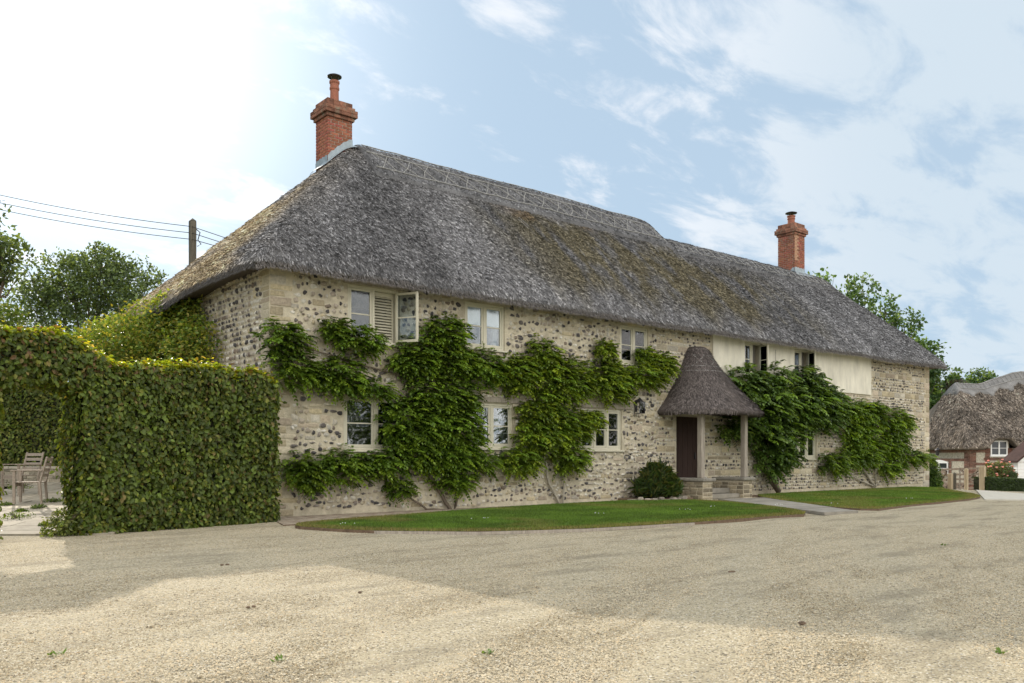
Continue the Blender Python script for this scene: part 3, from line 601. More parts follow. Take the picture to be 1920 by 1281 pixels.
n = 215000; x = np.concatenate([rng.uniform(-.45, 29.4, n), rng.uniform(-.5, 5, 26000), rng.uniform(-.45, 9, 34000)]); y = np.concatenate([rng.uniform(-.48, 3.5, n), rng.uniform(-.5, 7.4, 26000), rng.uniform(-.48, 3.5, 34000)])
Hs = lambda a, b: Hroof(a, b, True)
V, F, C = straws(x, y, Hs, thatch_col, (.05, .13), .0105); link('straw', npmesh(sweep(V), F, C), M['straw'], roof, 'stuff')
# bristling eave edge
def fringe(P, out, n_per, cbase=(.13, .12, .115), L=(.04, .09)):
    k = rng.integers(0, len(P) - 1, n_per); t_ = rng.random(n_per)[:, None]; p = P[k] * (1 - t_) + P[k + 1] * t_; o = out[k]
    p = p + np.stack([0 * t_[:, 0], 0 * t_[:, 0], rng.uniform(-.09, .05, n_per)], 1); d = unit(o * .5 + np.array([0, 0, -1.]) + rng.normal(0, .25, (n_per, 3))); l = rng.uniform(*L, n_per)[:, None]; s_ = unit(np.cross(d, o)) * .007
    V = np.stack([p - s_, p + s_, p + d * l], 1).reshape(-1, 3); c = np.array(cbase) * rng.uniform(.4, 2., (n_per, 1)); return V, np.arange(3 * n_per).reshape(-1, 3), np.repeat(c, 3, 0)
xe = np.linspace(-.5, 29.45, 300); Pe = np.stack([xe, np.full(300, -.5), Hroof(xe, np.full(300, -.5)) - .02], 1); V1, F1, C1 = fringe(Pe, np.tile([[0, -1., 0]], (300, 1)), 16000)
ye = np.linspace(-.5, 7.5, 100); Pe = np.stack([np.full(100, -.5), ye, Hroof(np.full(100, -.5), ye) - .02], 1); V2, F2, C2 = fringe(Pe, np.tile([[-1., 0, 0]], (100, 1)), 4000)
link('eave_fringe', npmesh(sweep(np.concatenate([V1, V2])), np.concatenate([F1, F2 + len(V1)]), np.concatenate([C1, C2])), M['straw'], roof, 'stuff')
# ridge caps
def cap(x0, x1, hw, name='ridge_cap', th=.12):
    xs_ = np.arange(x0, x1 + .01, .1); us = np.linspace(-1, 1, 25); X, Uu = np.meshgrid(xs_, us); Y = 3.5 + Uu * hw; Z = Hroof(X, Y) + th
    V = np.stack([X.ravel(), Y.ravel(), Z.ravel()], 1); nx = len(xs_); ny = len(us); i = (np.arange(ny - 1)[:, None] * nx + np.arange(nx - 1)[None]).ravel(); F = np.stack([i, i + 1, i + nx + 1, i + nx], 1)
    per = np.array([i for i in range(nx)] + [j * nx + nx - 1 for j in range(1, ny)] + [(ny - 1) * nx + i for i in range(nx - 2, -1, -1)] + [j * nx for j in range(ny - 2, 0, -1)])
    lo = V[per].copy(); lo[:, 2] -= th + .05; b = len(V); m = len(per); i = np.arange(m); j = (i + 1) % m; V = np.concatenate([V, lo]); F = np.concatenate([F, np.stack([per[j], per[i], b + i, b + j], 1)])
    c = thatch_col(V[:, 0], V[:, 1], V[:, 2]) * .0 + np.array([.15, .15, .155]) * (.6 + .8 * vn(V, 2.5, 9)[:, None])
    o = link(name, npmesh(V, F, c), M['thatch'], house, smooth=True)
    xx = rng.uniform(x0, x1, int((x1 - x0) * 1300)); yy = rng.uniform(3.5 - hw, 3.5 + hw * .4, len(xx)); V, F, C = straws(xx, yy, lambda a, b: Hroof(a, b) + th, lambda a, b, c: np.array([.155, .155, .16]) * (.6 + .8 * vn(np.stack([a, b, c], 1), 2.5, 9)[:, None]), (.04, .09), .011, .15)
    link('straw', npmesh(V, F, C), M['straw'], o, 'stuff'); return o
c1 = cap(3.95, 15.7, 1.0); c2_ = cap(16.0, 26.6, .72)
def rod(pts, par, r=.017): MB().tube([(a, b, float(Hroof(np.array([a]), np.array([b]))[0]) + .145) for a, b in pts], r, 4).build('hazel_rod', M['rod'], par)
for yy in (2.68, 3.18, 3.44): rod([(a, yy) for a in np.arange(4.05, 15.8, .35)], c1)
for yy in (2.92, 3.25): rod([(a, yy) for a in np.arange(16.1, 26.5, .35)], c2_, .012)
a = 4.2
while a < 15.2:
    j = lambda: random.uniform(-.05, .05)
    rod([(a + j(), 2.68 + j() * .5), (a + .24 + j(), 2.93 + j()), (a + .48 + j(), 3.18 + j() * .5)], c1, .012); rod([(a + j(), 3.18 + j() * .5), (a + .26 + j(), 2.93 + j()), (a + .5 + j(), 2.68 + j() * .5)], c1, .012); a += random.uniform(.58, .72)
a = 16.3
while a < 26.4: rod([(a, 2.92), (a + random.uniform(-.06, .12), 3.25 + random.uniform(-.05, .05))], c2_, .013); a += random.uniform(.34, .5)
for k in range(26):      # stray bright straws
    a = random.uniform(8, 20); b = random.uniform(.2, 2.4); rod([(a, b), (a + random.uniform(-.1, .25), b - random.uniform(.2, .35))], roof, .006)
# bristles standing along the very top
xx = rng.uniform(4.0, 26.5, 9000); yy = 3.5 + rng.normal(0, .07, 9000); zz_ = Hroof(xx, yy) + .06; d = unit(np.stack([rng.normal(0, .3, 9000), rng.normal(0, .4, 9000), np.ones(9000)], 1)) * rng.uniform(.03, .075, (9000, 1)); P = np.stack([xx, yy, zz_], 1); sx = np.array([.006, 0, 0])
V = np.stack([P - sx, P + sx, P + d], 1).reshape(-1, 3); link('ridge_bristles', npmesh(V, np.arange(27000).reshape(-1, 3), np.repeat(np.array([.22, .22, .21]) * rng.uniform(.5, 1.6, (9000, 1)), 3, 0)), M['straw'], roof, 'stuff')

# ------------------------------------------------------------------ chimneys
def chimney(x0, x1, y0, y1, zb, zt, caph, potc, potz, potr, single, stain=False):
    core = MB().box(x0 + .012, x1 - .012, y0 + .012, y1 - .012, zb, zt).build('chimney', M['brickmortar'], house)
    ch = .078; bl = .215; bt = .0; z = zb; k = 0; joined = MB(); shared = {}
    sides = ((x0, x1, y0, 0), (x0, x1, y1, 0), (y0, y1, x0, 1), (y0, y1, x1, 1))
    while z < zt - .04:
        for a, b, c, ax in sides:
            p = a; q = (k % 2) * -.108
            p = a + q
            while p < b - .01:
                s0 = max(p, a); s1 = min(p + bl, b)
                if s1 - s0 > .03:
                    w = s1 - s0 - .015; v = random.uniform(.7, 1.25); col = (v, v * random.uniform(.85, 1.15), v)
                    if stain and ax == 0 and c == y0 and s0 < a + .12 and z > zt - 1.1: col = (1.6, 2.6, 2.6)
                    d0, d1 = (c, c + .02)
                    if (ax == 0 and c == y1) or (ax == 1 and c == x1): d0, d1 = c - .02, c
                    jz = random.uniform(-.002, .002)
                    if single:
                        key = (ax, round(w, 2), (c > (y0 if ax == 0 else x0)), random.randint(0, 3))
                        if key not in shared:
                            mb = MB(); (mb.box(0, w, 0, .02, 0, ch - .012, b=.003, c=col) if ax == 0 else mb.box(0, .02, 0, w, 0, ch - .012, b=.003, c=col)); me = mb.mesh('brick'); me.materials.append(M['brick']); shared[key] = me
                        o = bpy.data.objects.new('brick', shared[key]); COL.objects.link(o); o.parent = core; o.location = (s0, d0 + jz, z) if ax == 0 else (d0 + jz, s0, z)
                    else: (joined.box(s0, s0 + w, d0 + jz, d1 + jz, z, z + ch - .012, c=col) if ax == 0 else joined.box(d0 + jz, d1 + jz, s0, s0 + w, z, z + ch - .012, c=col))
                p += bl
        z += ch; k += 1
    if not single: joined.build('brickwork', M['brick'], core, kind='stuff')
    # corbelled cap, courses of brick stepping out then in
    z = zt; cp = MB()
    for pr, h in ((.05, .09), (.11, .09), (.11, .09), (.06, .08), (.01, caph - .35)):
        n_ = 4
        for i in range(n_):
            for j in range(n_):
                if 0 < i < n_ - 1 and 0 < j < n_ - 1: continue
                X0, X1, Y0, Y1 = x0 - pr, x1 + pr, y0 - pr, y1 + pr; v = random.uniform(.6, 1.4); cp.box(X0 + (X1 - X0) * i / n_ + .003, X0 + (X1 - X0) * (i + 1) / n_ - .003, Y0 + (Y1 - Y0) * j / n_ + .003, Y0 + (Y1 - Y0) * (j + 1) / n_ - .003, z + .003, z + h - .004, c=(v, v * .95, v * .9), b=.006)
        cp.box(x0 - pr + .02, x1 + pr - .02, y0 - pr + .02, y1 + pr - .02, z, z + h - .008, c=(.6, .6, .6)); z += h
    cp.build('chimney_cap', M['cap'], core)
    zc = z - .05; h = potz - zc; mb = MB().lathe((potc[0], potc[1], zc), [(potr * 1.05, 0), (potr, .05), (potr * .95, h * .62), (potr * 1.1, h * .66), (potr * 1.1, h * .72), (potr, h * .75), (potr, h * .86), (potr * 1.16, h * .9), (potr * 1.16, h * .97), (potr * .9, h)], 18); mb.build('chimney_pot', M['pot'], core, smooth=False)
    zc = potz; mb = MB()
    for k in range(4): an = k * math.pi / 2 + .4; mb.tube([(potc[0] + potr * math.cos(an), potc[1] + potr * math.sin(an), zc - .04), (potc[0] + potr * 1.1 * math.cos(an), potc[1] + potr * 1.1 * math.sin(an), zc + .11)], .008, 4)
    mb.lathe((potc[0], potc[1], zc + .09), [(potr * 1.6, 0), (potr * 1.62, .02), (potr * 1.0, .055), (.02, .075)], 20); mb.build('cowl', M['darkmetal'], core, smooth=False)
    return core
ch1 = chimney(3.12, 3.82, 3.5, 4.14, 7.9, 9.83, .47, (3.50, 3.85), 10.93, .115, True)
ch2 = chimney(24.46, 25.22, 3.5, 4.28, 7.9, 10.44, .50, (24.85, 3.9), 11.35, .15, False, True)
def flash(x0, x1, y0, y1, par, w=.16, cap_=.0):
    mb = MB(); xs_ = np.linspace(x0 - w, x1 + w, 9); f = lambda a, b: float(Hroof(np.array([a]), np.array([b]))[0]) + .055 + cap_
    for (p, q, rr, s_) in (((x0 - w, y0 - w), (x1 + w, y0 - w), (x0, y0 - .01), (x1, y0 - .01)), ((x0 - w, y0 - w), (x0 - w, y1 + w), (x0 - .01, y0), (x0 - .01, y1)), ((x1 + w, y0 - w), (x1 + w, y1 + w), (x1 + .01, y0), (x1 + .01, y1))):
        n_ = 8; v = []; fc = []
        for i in range(n_ + 1):
            t_ = i / n_; a = p[0] * (1 - t_) + q[0] * t_; b = p[1] * (1 - t_) + q[1] * t_; c = rr[0] * (1 - t_) + s_[0] * t_; d = rr[1] * (1 - t_) + s_[1] * t_; v += [(a, b, f(a, b)), (c, d, f(c, d) + .03), (c, d, f(c, d) + .17 + .03 * (i % 2))]
        for i in range(n_): fc += [(3 * i, 3 * i + 3, 3 * i + 4, 3 * i + 1), (3 * i + 1, 3 * i + 4, 3 * i + 5, 3 * i + 2)]
        mb.add(v, fc)
    mb.build('lead_flashing', M['lead'], par)
flash(3.12, 3.82, 3.5, 4.14, ch1, .12, .04); flash(24.46, 25.22, 3.5, 4.28, ch2, .3, .1)

# ------------------------------------------------------------------ porch
porch = bpy.data.objects.new('porch', None); COL.objects.link(porch); porch.parent = house
PC = 13.4; prof = [(4.47, .30), (4.40, .38), (4.2, .48), (3.95, .62), (3.65, .82), (3.3, 1.06), (2.9, 1.37), (2.62, 1.64), (2.50, 1.74), (2.44, 1.70)]
pz = np.array([p[0] for p in prof][::-1]); pr = np.array([p[1] for p in prof][::-1])
def sup(th, r):
    e = .55 + .40 * (1 - ss(.3, 1.5, r)); c, s_ = np.cos(th), np.sin(th); return PC + r * np.sign(c) * np.abs(c) ** e, -r * .98 * np.abs(s_) ** e - .0
ths = np.linspace(0, math.pi, 65); rows = []
zs_ = np.array([4.47, 4.44, 4.38, 4.28, 4.15, 4., 3.85, 3.7, 3.55, 3.4, 3.25, 3.1, 2.95, 2.8, 2.68, 2.58, 2.51, 2.46])
V = []
for zc in zs_:
    r = np.interp(zc, pz, pr); X, Y = sup(ths, np.full_like(ths, r)); sag = .05 * np.cos((ths - math.pi / 2) * 4) * (zc < 2.8); V.append(np.stack([X, Y - .005, zc - sag * 0 + .02 * (vn(np.stack([X, Y, 0 * X + zc], 1), 2.5, 8) - .5)], 1))
X, Y = sup(ths, np.full_like(ths, 1.66)); V.append(np.stack([X, Y, np.full_like(X, 2.40)], 1)); X, Y = sup(ths, np.full_like(ths, 1.25)); V.append(np.stack([X, Y, np.full_like(X, 2.47)], 1)); V.append(np.stack([X * 0 + PC, Y * 0 - .01, np.full_like(X, 2.50)], 1))
V = np.concatenate(V); m = len(ths); i = (np.arange(len(zs_) + 2)[:, None] * m + np.arange(m - 1)[None]).ravel(); F = np.stack([i, i + 1, i + m + 1, i + m], 1)
F = np.concatenate([F]); Ct = np.array([.095, .08, .074]) * (.5 + .9 * vn(V, 2.2, 14)[:, None]); proof = link('thatched_hood', npmesh(V, F, Ct), M['thatch'], porch, smooth=True)
MB().add([tuple(p) for p in V[:m]], [tuple(range(m))]).build('hood_top', M['thatch'], porch)
n = 16000; zc = rng.uniform(2.46, 4.42, n) ** 1; th = rng.uniform(0.02, math.pi - .02, n); r = np.interp(zc, pz, pr); X, Y = sup(th, r); P = np.stack([X, Y, zc], 1); r2 = np.interp(zc - .1, pz, pr); X2, Y2 = sup(th + rng.normal(0, .02, n), r2); d = unit(np.stack([X2, Y2, zc - .1], 1) - P + rng.normal(0, .02, (n, 3))); o = unit(np.stack([X - PC, Y, .3 + 0 * X], 1)); s_ = unit(np.cross(d, o)) * .006; l = rng.uniform(.05, .12, n)[:, None]; P = P + o * .008
V = np.stack([P - s_, P + s_, P + d * l + s_ + o * .015, P + d * l - s_ + o * .015], 1).reshape(-1, 3); c = np.array([.12, .102, .095]) * np.where(rng.random((n, 1)) < .3, .45, 1.2) * rng.uniform(.6, 1.5, (n, 1)); link('straw', npmesh(V, np.arange(4 * n).reshape(-1, 4), np.repeat(c, 4, 0)), M['straw'], porch, 'stuff')
def prod(pts): 
    q = []
    for th_, zc in pts: r = float(np.interp(zc, pz, pr)) + .012; a, b = sup(np.array([th_]), np.array([r])); q.append((float(a[0]), float(b[0]), zc))
    MB().tube(q, .014, 4).build('hazel_rod', M['rod'], porch)
for zc in (4.2, 3.86, 3.72): prod([(t_, zc) for t_ in np.linspace(.15, 2.99, 24)])
for t0, t1 in ((2.6, 1.9), (1.9, 2.6), (1.7, 1.0), (1.0, 1.7), (.8, .3)): prod([(t0 + (t1 - t0) * k / 6, 3.88 + (4.2 - 3.88) * k / 6) for k in range(7)])
for x0 in (12.32, 14.38): MB().box(x0, x0 + .155, -1.06, -.905, .62, 2.52, b=.012).build('post', M['oak'], porch)
def rubble(x0, x1, y0, y1, z0, z1, par, name='dwarf_wall'):
    w = MB().box(x0, x1, y0, y1, z0, z1).build(name, M['mortar'], par); Cs = []; Ss = []
    for (ua, ub, org, u, n_) in ((x0, x1, y0, np.array([1., 0, 0]), np.array([0, -1., 0])), (y0, y1, x0, np.array([0, -1., 0]), np.array([-1., 0, 0])), (y0, y1, x1, np.array([0, 1., 0]), np.array([1., 0, 0]))):
        z = z0 + .02; L = ub - ua; C_ = []; S_ = []
        while z < z1 - .06:
            h = random.uniform(.07, .15); h = min(h, z1 - z); p = 0
            while p < L - .05:
                w_ = min(random.uniform(.14, .34), L - p); cc_ = np.array([ua + p + w_ / 2, y0, z + h / 2]) if abs(u[0]) > .5 else np.array([org, ua + p + w_ / 2, z + h / 2]); C_.append(cc_); S_.append((w_ / 2 - .008, h / 2 - .008)); p += w_
            z += h
        if not C_: continue
        C_ = np.array(C_); Vb, Fb, Cb = blocks(C_, np.array(S_), np.array([.30, .26, .19]) * rng.uniform(.5, 1.3, (len(C_), 1)) * np.array([1, .98, .93]), u, VZ, n_, .018); Cs.append((Vb, Fb, Cb))
    nn = 0
    for Vb, Fb, Cb in Cs:
        for q in range(len(Vb)):
            nf = len(Fb) // len(Vb); link('stone', npmesh(Vb[q], Fb[q * nf:(q + 1) * nf] - q * 12, Cb[q]), M['stone'], w if par is not porch else par)
    return w
rubble(12.30, 12.74, -1.12, -.005, 0, .52, porch); rubble(14.22, 14.66, -1.12, -.005, 0, .52, porch)
for x0 in (12.24, 14.16): MB().box(x0, x0 + .57, -1.2, -.006, .525, .615, b=.02).build('coping', mat('coping_stone', (.25, .235, .20), .9, var=.35, scale=7, bump=.6, bscale=22), porch)
for i, (y0, z1) in enumerate(((-1.0, .14), (-.66, .29))): MB().box(12.75, 14.21, y0, -.01, z1 - .13 if i == 0 else z1 - .148, z1, b=.015).build('step', M['flag'], porch)

# ------------------------------------------------------------------ wall lantern
def lantern(x, z, s, y=-.02, Mx=None, lab='', name='wall_lantern'):
    L = thing(name, (x, y, z), lab, 'lantern'); hw = .085 * s; yb = y - .04; mb = MB()
    for a in (x - hw, x + hw - .012):
        for b in (yb - 2 * hw, yb - .012): mb.box(a, a + .012, b, b + .012, z, z + .24 * s)
    mb.box(x - hw, x + hw, yb - 2 * hw, yb, z - .012, z); mb.box(x - hw - .01, x + hw + .01, yb - 2 * hw - .01, yb + .01, z + .24 * s, z + .255 * s); mb.lathe((x, yb - hw, z + .255 * s), [(hw * 1.1, 0), (hw * .5, .05 * s), (.015, .09 * s)], 8); mb.box(x - .02, x + .02, yb, y, z + .04, z + .3 * s)
    mb.build('frame', M['darkmetal'], L); MB().box(x - hw + .012, x + hw - .012, yb - 2 * hw + .004, yb - 2 * hw + .007, z, z + .24 * s).build('pane', M['glassup'], L); MB().lathe((x, yb - hw, z), [(.015, 0), (.015, .1 * s)], 8).build('candle_tube', M['white'], L)
p = on_y(1196, 775, -.1); lantern(p.x, p.z, 1.25, lab='black glass-sided lantern on the flint wall left of the porch')

# ------------------------------------------------------------------ foliage tools
def leaves(P, Nr, S, col, asp=.6, fold=.25, Dn=None):
    """oval leaves: six points, four triangles"""
    n = len(P); r = unit(rng.normal(0, 1, (n, 3))) if Dn is None else Dn; a = unit(r - Nr * np.sum(r * Nr, 1, keepdims=True)); b = np.cross(Nr, a); S = S[:, None]
    t = [(0, 0, 0), (.38, -.5, 1), (.78, -.34, .8), (1., 0, 0), (.78, .34, .8), (.38, .5, 1)]
    V = np.stack([P + a * S * q[0] + b * S * asp * q[1] + Nr * S * fold * (abs(q[1]) - (q[0] - .4) ** 2) for q in t], 1)
    f = np.array([[0, 1, 2], [0, 2, 3], [0, 3, 4], [0, 4, 5]]); F = (f[None] + 6 * np.arange(n)[:, None, None]).reshape(-1, 3); return V.reshape(-1, 3), F, np.repeat(col, 6, 0)
def kites(P, Nr, S, col, asp=.55):
    n = len(P); r = unit(rng.normal(0, 1, (n, 3))); a = unit(r - Nr * np.sum(r * Nr, 1, keepdims=True)); b = np.cross(Nr, a); S = S[:, None]
    V = np.stack([P, P + a * S * .45 - b * S * asp * .5, P + a * S, P + a * S * .45 + b * S * asp * .5], 1); return V.reshape(-1, 3), np.arange(4 * n).reshape(-1, 4), np.repeat(col, 4, 0)
def fronds(O, A, L, col, pairs=6, wid=.34):
    """pinnate leaves: a drooping rachis with paired leaflets"""
    n = len(O); A = unit(A); up = np.array([0, 0, 1.]); s_ = unit(np.cross(A, up) + 1e-4); Vs = []; C = []
    Lc = L[:, None]; w = []
    for k in range(pairs + 1):
        t = (k + .6) / (pairs + .8); c = O + A * Lc * t - up * Lc * (.45 * t * t)
        tang = unit(A - up * (.9 * t)); ln = Lc * wid * (1.05 - .55 * abs(t - .45))
        for sg in ((-1, 1) if k < pairs else (0,)):
            d = unit(tang * (.55 if sg else 1) + s_ * sg * .9 - up * (.25 + .25 * rng.random((n, 1)))); nn = unit(np.cross(d, np.cross(up, d)) + rng.normal(0, .25, (n, 3))); b = unit(np.cross(d, nn)); ww = ln * .30
            Vs.append(np.stack([c, c + d * ln * .42 - b * ww, c + d * ln, c + d * ln * .42 + b * ww], 1)); C.append(col * rng.uniform(.85, 1.15, (n, 1)))
    V = np.stack(Vs, 1).reshape(-1, 3); return V, np.arange(len(V)).reshape(-1, 4), np.repeat(np.stack(C, 1).reshape(-1, 3), 4, 0)
def leaf_parts(parent, P, Nr, S, matl, kind='oval', name='leaf'):
    """the leaves that show largest, each an object of its own, sharing four meshes"""
    vs = []
    for k in range(4):
        if kind == 'oval': V, F, C = leaves(np.zeros((1, 3)), np.array([[0, 0, 1.]]), np.array([1.]), np.ones((1, 3)), .6 + .05 * k, .2, np.array([[1., 0, 0]]))
        else: V, F, C = fronds(np.zeros((1, 3)), np.array([[1., 0, .25]]), np.array([1.]), np.ones((1, 3)))
        me = npmesh(V, F, C); me.materials.append(matl); vs.append(me)
    for p, n_, s in zip(P, Nr, S):
        o = bpy.data.objects.new(name, random.choice(vs)); COL.objects.link(o); o.parent = parent
        if kind == 'oval': q = Vector(n_).to_track_quat('Z', 'Y') @ Euler((0, 0, random.uniform(0, 6.28))).to_quaternion()
        else: q = Euler((0, 0, math.atan2(n_[1], n_[0]))).to_quaternion()
        o.rotation_mode = 'QUATERNION'; o.rotation_quaternion = q; o.scale = (s, s, s); o.location = Vector(p); o.matrix_parent_inverse = Matrix.Translation(-parent.location)
GREEN_W = 1.08 * np.array([[.062, .115, .010], [.085, .145, .012], [.045, .08, .009], [.15, .22, .022], [.11, .175, .016]])
# ------------------------------------------------------------------ wall climbers (wisteria)
def climber(boxes, dens, trunk, label, sz=(.2, .34), pal=GREEN_W, thick=.34, nparts=120, bright=1., y0=-.03, cat='climbing plant'):
    base = Vector((trunk[0][0][0], trunk[0][0][1], .05)); t = thing('wisteria', base, label, cat); O = []; A = []; L = []; Cc = []; Q = []
    for bx in boxes:
        xa, ya, xb, yb = bx[:4]; th = (bx[4] if len(bx) > 4 else 1.) * thick
        a = on_y((xa + xb) / 2, (ya + yb) / 2, -th * .4); e1 = on_y(xb, (ya + yb) / 2, -th * .4); e2 = on_y((xa + xb) / 2, ya, -th * .4); rx = abs(e1.x - a.x) * 1.02; rz = abs(e2.z - a.z) * 1.08
        n = int(dens * 1.75 * rx * rz * 3.1) + 20; g_ = rng.normal(0, 1, (n, 3)); g_ = unit(g_) * (rng.random((n, 1)) ** .42); g_[:, 1] = -np.abs(g_[:, 1])
        lump = .75 + .5 * vn(np.stack([a.x + g_[:, 0] * rx, a.z + g_[:, 2] * rz, 0 * g_[:, 0]], 1), 2.4, 41, 2)
        p = np.stack([a.x + g_[:, 0] * rx * lump, y0 + g_[:, 1] * th * 1.1 * lump, a.z + g_[:, 2] * rz * lump], 1)
        d = unit(np.stack([g_[:, 0] * .9, -.5 - .4 * rng.random(n), g_[:, 2] * .5 + .25], 1) + rng.normal(0, .35, (n, 3))); d[:, 1] = -np.abs(d[:, 1])
        O.append(p); A.append(d); L.append(rng.uniform(*sz, n)); c = pal[rng.integers(0, len(pal), n)] * (.45 + 1.1 * vn(p, 2.2, 44, 3))[:, None] * bright * rng.uniform(.65, 1.35, (n, 1)); Cc.append(c)
    O = np.concatenate(O); A = np.concatenate(A); L = np.concatenate(L); Cc = np.concatenate(Cc); k = rng.permutation(len(O)); O, A, L, Cc = O[k], A[k], L[k], Cc[k]
    out = np.argsort(O[:, 1]); sel = out[:nparts * 3:3]; leaf_parts(t, O[sel], A[sel], L[sel], M['frondpart'], 'frond'); rest = np.setdiff1d(np.arange(len(O)), sel)
    V, F, C = fronds(O[rest] - A[rest] * .05, A[rest], L[rest], Cc[rest]); link('foliage', npmesh(V, F, C), M['leaf'], t, 'stuff')
    for pts, r0, r1 in trunk[1]:
        n_ = len(pts); MB().tube([Vector(p) for p in pts], [r0 + (r1 - r0) * i / (n_ - 1) for i in range(n_)], 7).build('stem', trunk[2], t, smooth=True)
    return t
def wl(px, py, y=-.06): p = on_y(px, py, y); return (p.x, y, p.z)
def path_w(*pts): 
    out = []
    for i in range(len(pts) - 1):
        a, b = pts[i], pts[i + 1]
        for k in range(3): s_ = k / 3; out.append(wl(a[0] + (b[0] - a[0]) * s_ + random.uniform(-2, 2), a[1] + (b[1] - a[1]) * s_ + random.uniform(-1, 1), -.07 - .02 * random.random()))
    out.append(wl(*pts[-1])); return out
b0_ = wl(893, 957, -.10)
climber([(490, 603, 585, 665), (488, 655, 592, 722), (594, 592, 650, 637), (622, 614, 724, 664), (602, 665, 690, 742), (660, 712, 740, 744), (735, 630, 813, 712), (560, 690, 640, 720, .6), (790, 592, 878, 660), (800, 640, 885, 710), (870, 655, 943, 722), (760, 700, 900, 790, 1.2), (712, 742, 830, 860, 1.2), (800, 760, 902, 850, 1.2), (770, 820, 905, 886, 1.1), (537, 842, 620, 912), (600, 842, 700, 905), (680, 838, 764, 892), (540, 880, 600, 915, .6), (724, 898, 772, 927, .6), (818, 884, 892, 916, .8), (885, 846, 928, 883), (740, 662, 800, 700)],
        150, ((b0_,), [(path_w((845, 960), (830, 930), (805, 893), (790, 860), (800, 800), (820, 720), (830, 640)), .045, .02), (path_w((848, 960), (862, 925), (868, 880), (860, 800), (850, 720)), .035, .015), (path_w((840, 958), (800, 955), (760, 928), (720, 900), (640, 880)), .03, .015), (path_w((800, 760), (740, 700), (660, 680), (600, 660), (540, 640)), .025, .01)], M['bark']),
        'dark green wisteria sprawling over the western half of the wall, between hedge and second window', nparts=150)
climber([(925, 660, 1010, 735), (985, 636, 1052, 700), (1000, 670, 1115, 750), (1100, 668, 1183, 752), (1170, 682, 1243, 722), (1113, 638, 1152, 668, .7), (1219, 660, 1266, 703, .8), (972, 735, 1060, 800), (1000, 760, 1104, 840), (960, 780, 1040, 850), (1090, 770, 1130, 802, .6), (932, 834, 1011, 886), (1032, 832, 1104, 880), (1190, 650, 1225, 680, .5)],
        150, ((wl(1050, 950, -.1),), [(path_w((1050, 952), (1030, 905), (1022, 860), (1030, 800), (1040, 720), (1100, 690), (1200, 690), (1262, 670)), .035, .012), (path_w((1056, 950), (1058, 890), (1064, 870), (1070, 800)), .028, .012), (path_w((1130, 650), (1200, 660), (1250, 640), (1262, 610)), .008, .005)], M['palebark']),
        'bright green wisteria round the ground window nearest the porch, with two slim grey stems', pal=GREEN_W * np.array([1.3, 1.15, 1.1]), nparts=130)
GREEN_D = 1.0 * np.array([[.055, .10, .016], [.075, .135, .026], [.035, .065, .012], [.13, .20, .045]])
climber([(1366, 688, 1430, 735, 1.4), (1384, 713, 1497, 793, 2.4), (1430, 686, 1475, 730, 2), (1467, 715, 1560, 800, 2.4), (1490, 688, 1540, 735, 1.6), (1520, 724, 1582, 805, 1.8), (1408, 770, 1490, 850, 2.4), (1420, 820, 1485, 890, 1.6), (1354, 776, 1412, 822, 1.6), (1470, 780, 1530, 800, 1.6)],
        78, ((wl(1460, 920, -.25),), [([wl(1460, 922, -.3), wl(1450, 900, -.3), wl(1436, 872, -.35), wl(1440, 830, -.4), wl(1460, 760, -.4)], .09, .05), ([wl(1458, 922, -.25), wl(1446, 905, -.22), wl(1428, 860, -.2), wl(1420, 800, -.25)], .06, .04)], M['bark']),
        'large drooping wisteria with a dark twisted trunk just right of the porch', sz=(.3, .5), pal=GREEN_D, nparts=90)
climber([(1571, 752, 1651, 785), (1574, 767, 1638, 830), (1585, 800, 1656, 872), (1535, 842, 1592, 886), (1620, 752, 1655, 790), (1643, 767, 1708, 812), (1649, 800, 1697, 860), (1690, 846, 1744, 868), (1641, 862, 1694, 886, .8), (1590, 830, 1640, 870)],
        62, ((wl(1640, 912, -.15),), [(path_w((1640, 912), (1618, 880), (1600, 850), (1600, 800)), .05, .02), (path_w((1640, 912), (1600, 895), (1580, 890)), .03, .02), (path_w((1642, 912), (1642, 880), (1650, 840), (1680, 800)), .03, .02)], M['palebark']),
        'rounded mid green wisteria on the eastern end of the wall, beside the last window', sz=(.28, .44), nparts=80)
# a small shrub by the east corner and the rosemary by the porch
def bush(name, c, r, n, pal, label, cat, lsz=(.04, .07), asp=.5, stems=8, upright=0., group=None, core=True):
    t = thing(name, c, label, cat, group); g_ = unit(rng.normal(0, 1, (n, 3))) * (rng.random((n, 1)) ** .4); g_[:, 2] = np.abs(g_[:, 2]) * 1. - .05 if upright >= 0 else g_[:, 2]
    lp = .7 + .6 * vn(g_ * 2 + np.array(c), 1.6, 51, 2); P = np.array(c) + g_ * np.array(r) * lp[:, None]; Nr = unit(g_ + rng.normal(0, .6, (n, 3)) + np.array([0, 0, .4])); col = pal[rng.integers(0, len(pal), n)] * rng.uniform(.6, 1.4, (n, 1))
    V, F, C = leaves(P, Nr, rng.uniform(*lsz, n), col, asp, Dn=unit(g_ + np.array([0, 0, upright]) + rng.normal(0, .3, (n, 3)))); link('foliage', npmesh(V, F, C), M['leaf'], t, 'stuff')
    mb = MB()
    for k in range(stems): a = random.uniform(0, 6.28); mb.tube([c, (c[0] + math.cos(a) * r[0] * .3, c[1] + math.sin(a) * r[1] * .3, c[2] + r[2] * .45), (c[0] + math.cos(a) * r[0] * .65, c[1] + math.sin(a) * r[1] * .65, c[2] + r[2] * .75)], [.014, .01, .005], 5)
    mb.build('stem', M['bark'], t); return t
rp = on_z(1228, 938, .0)
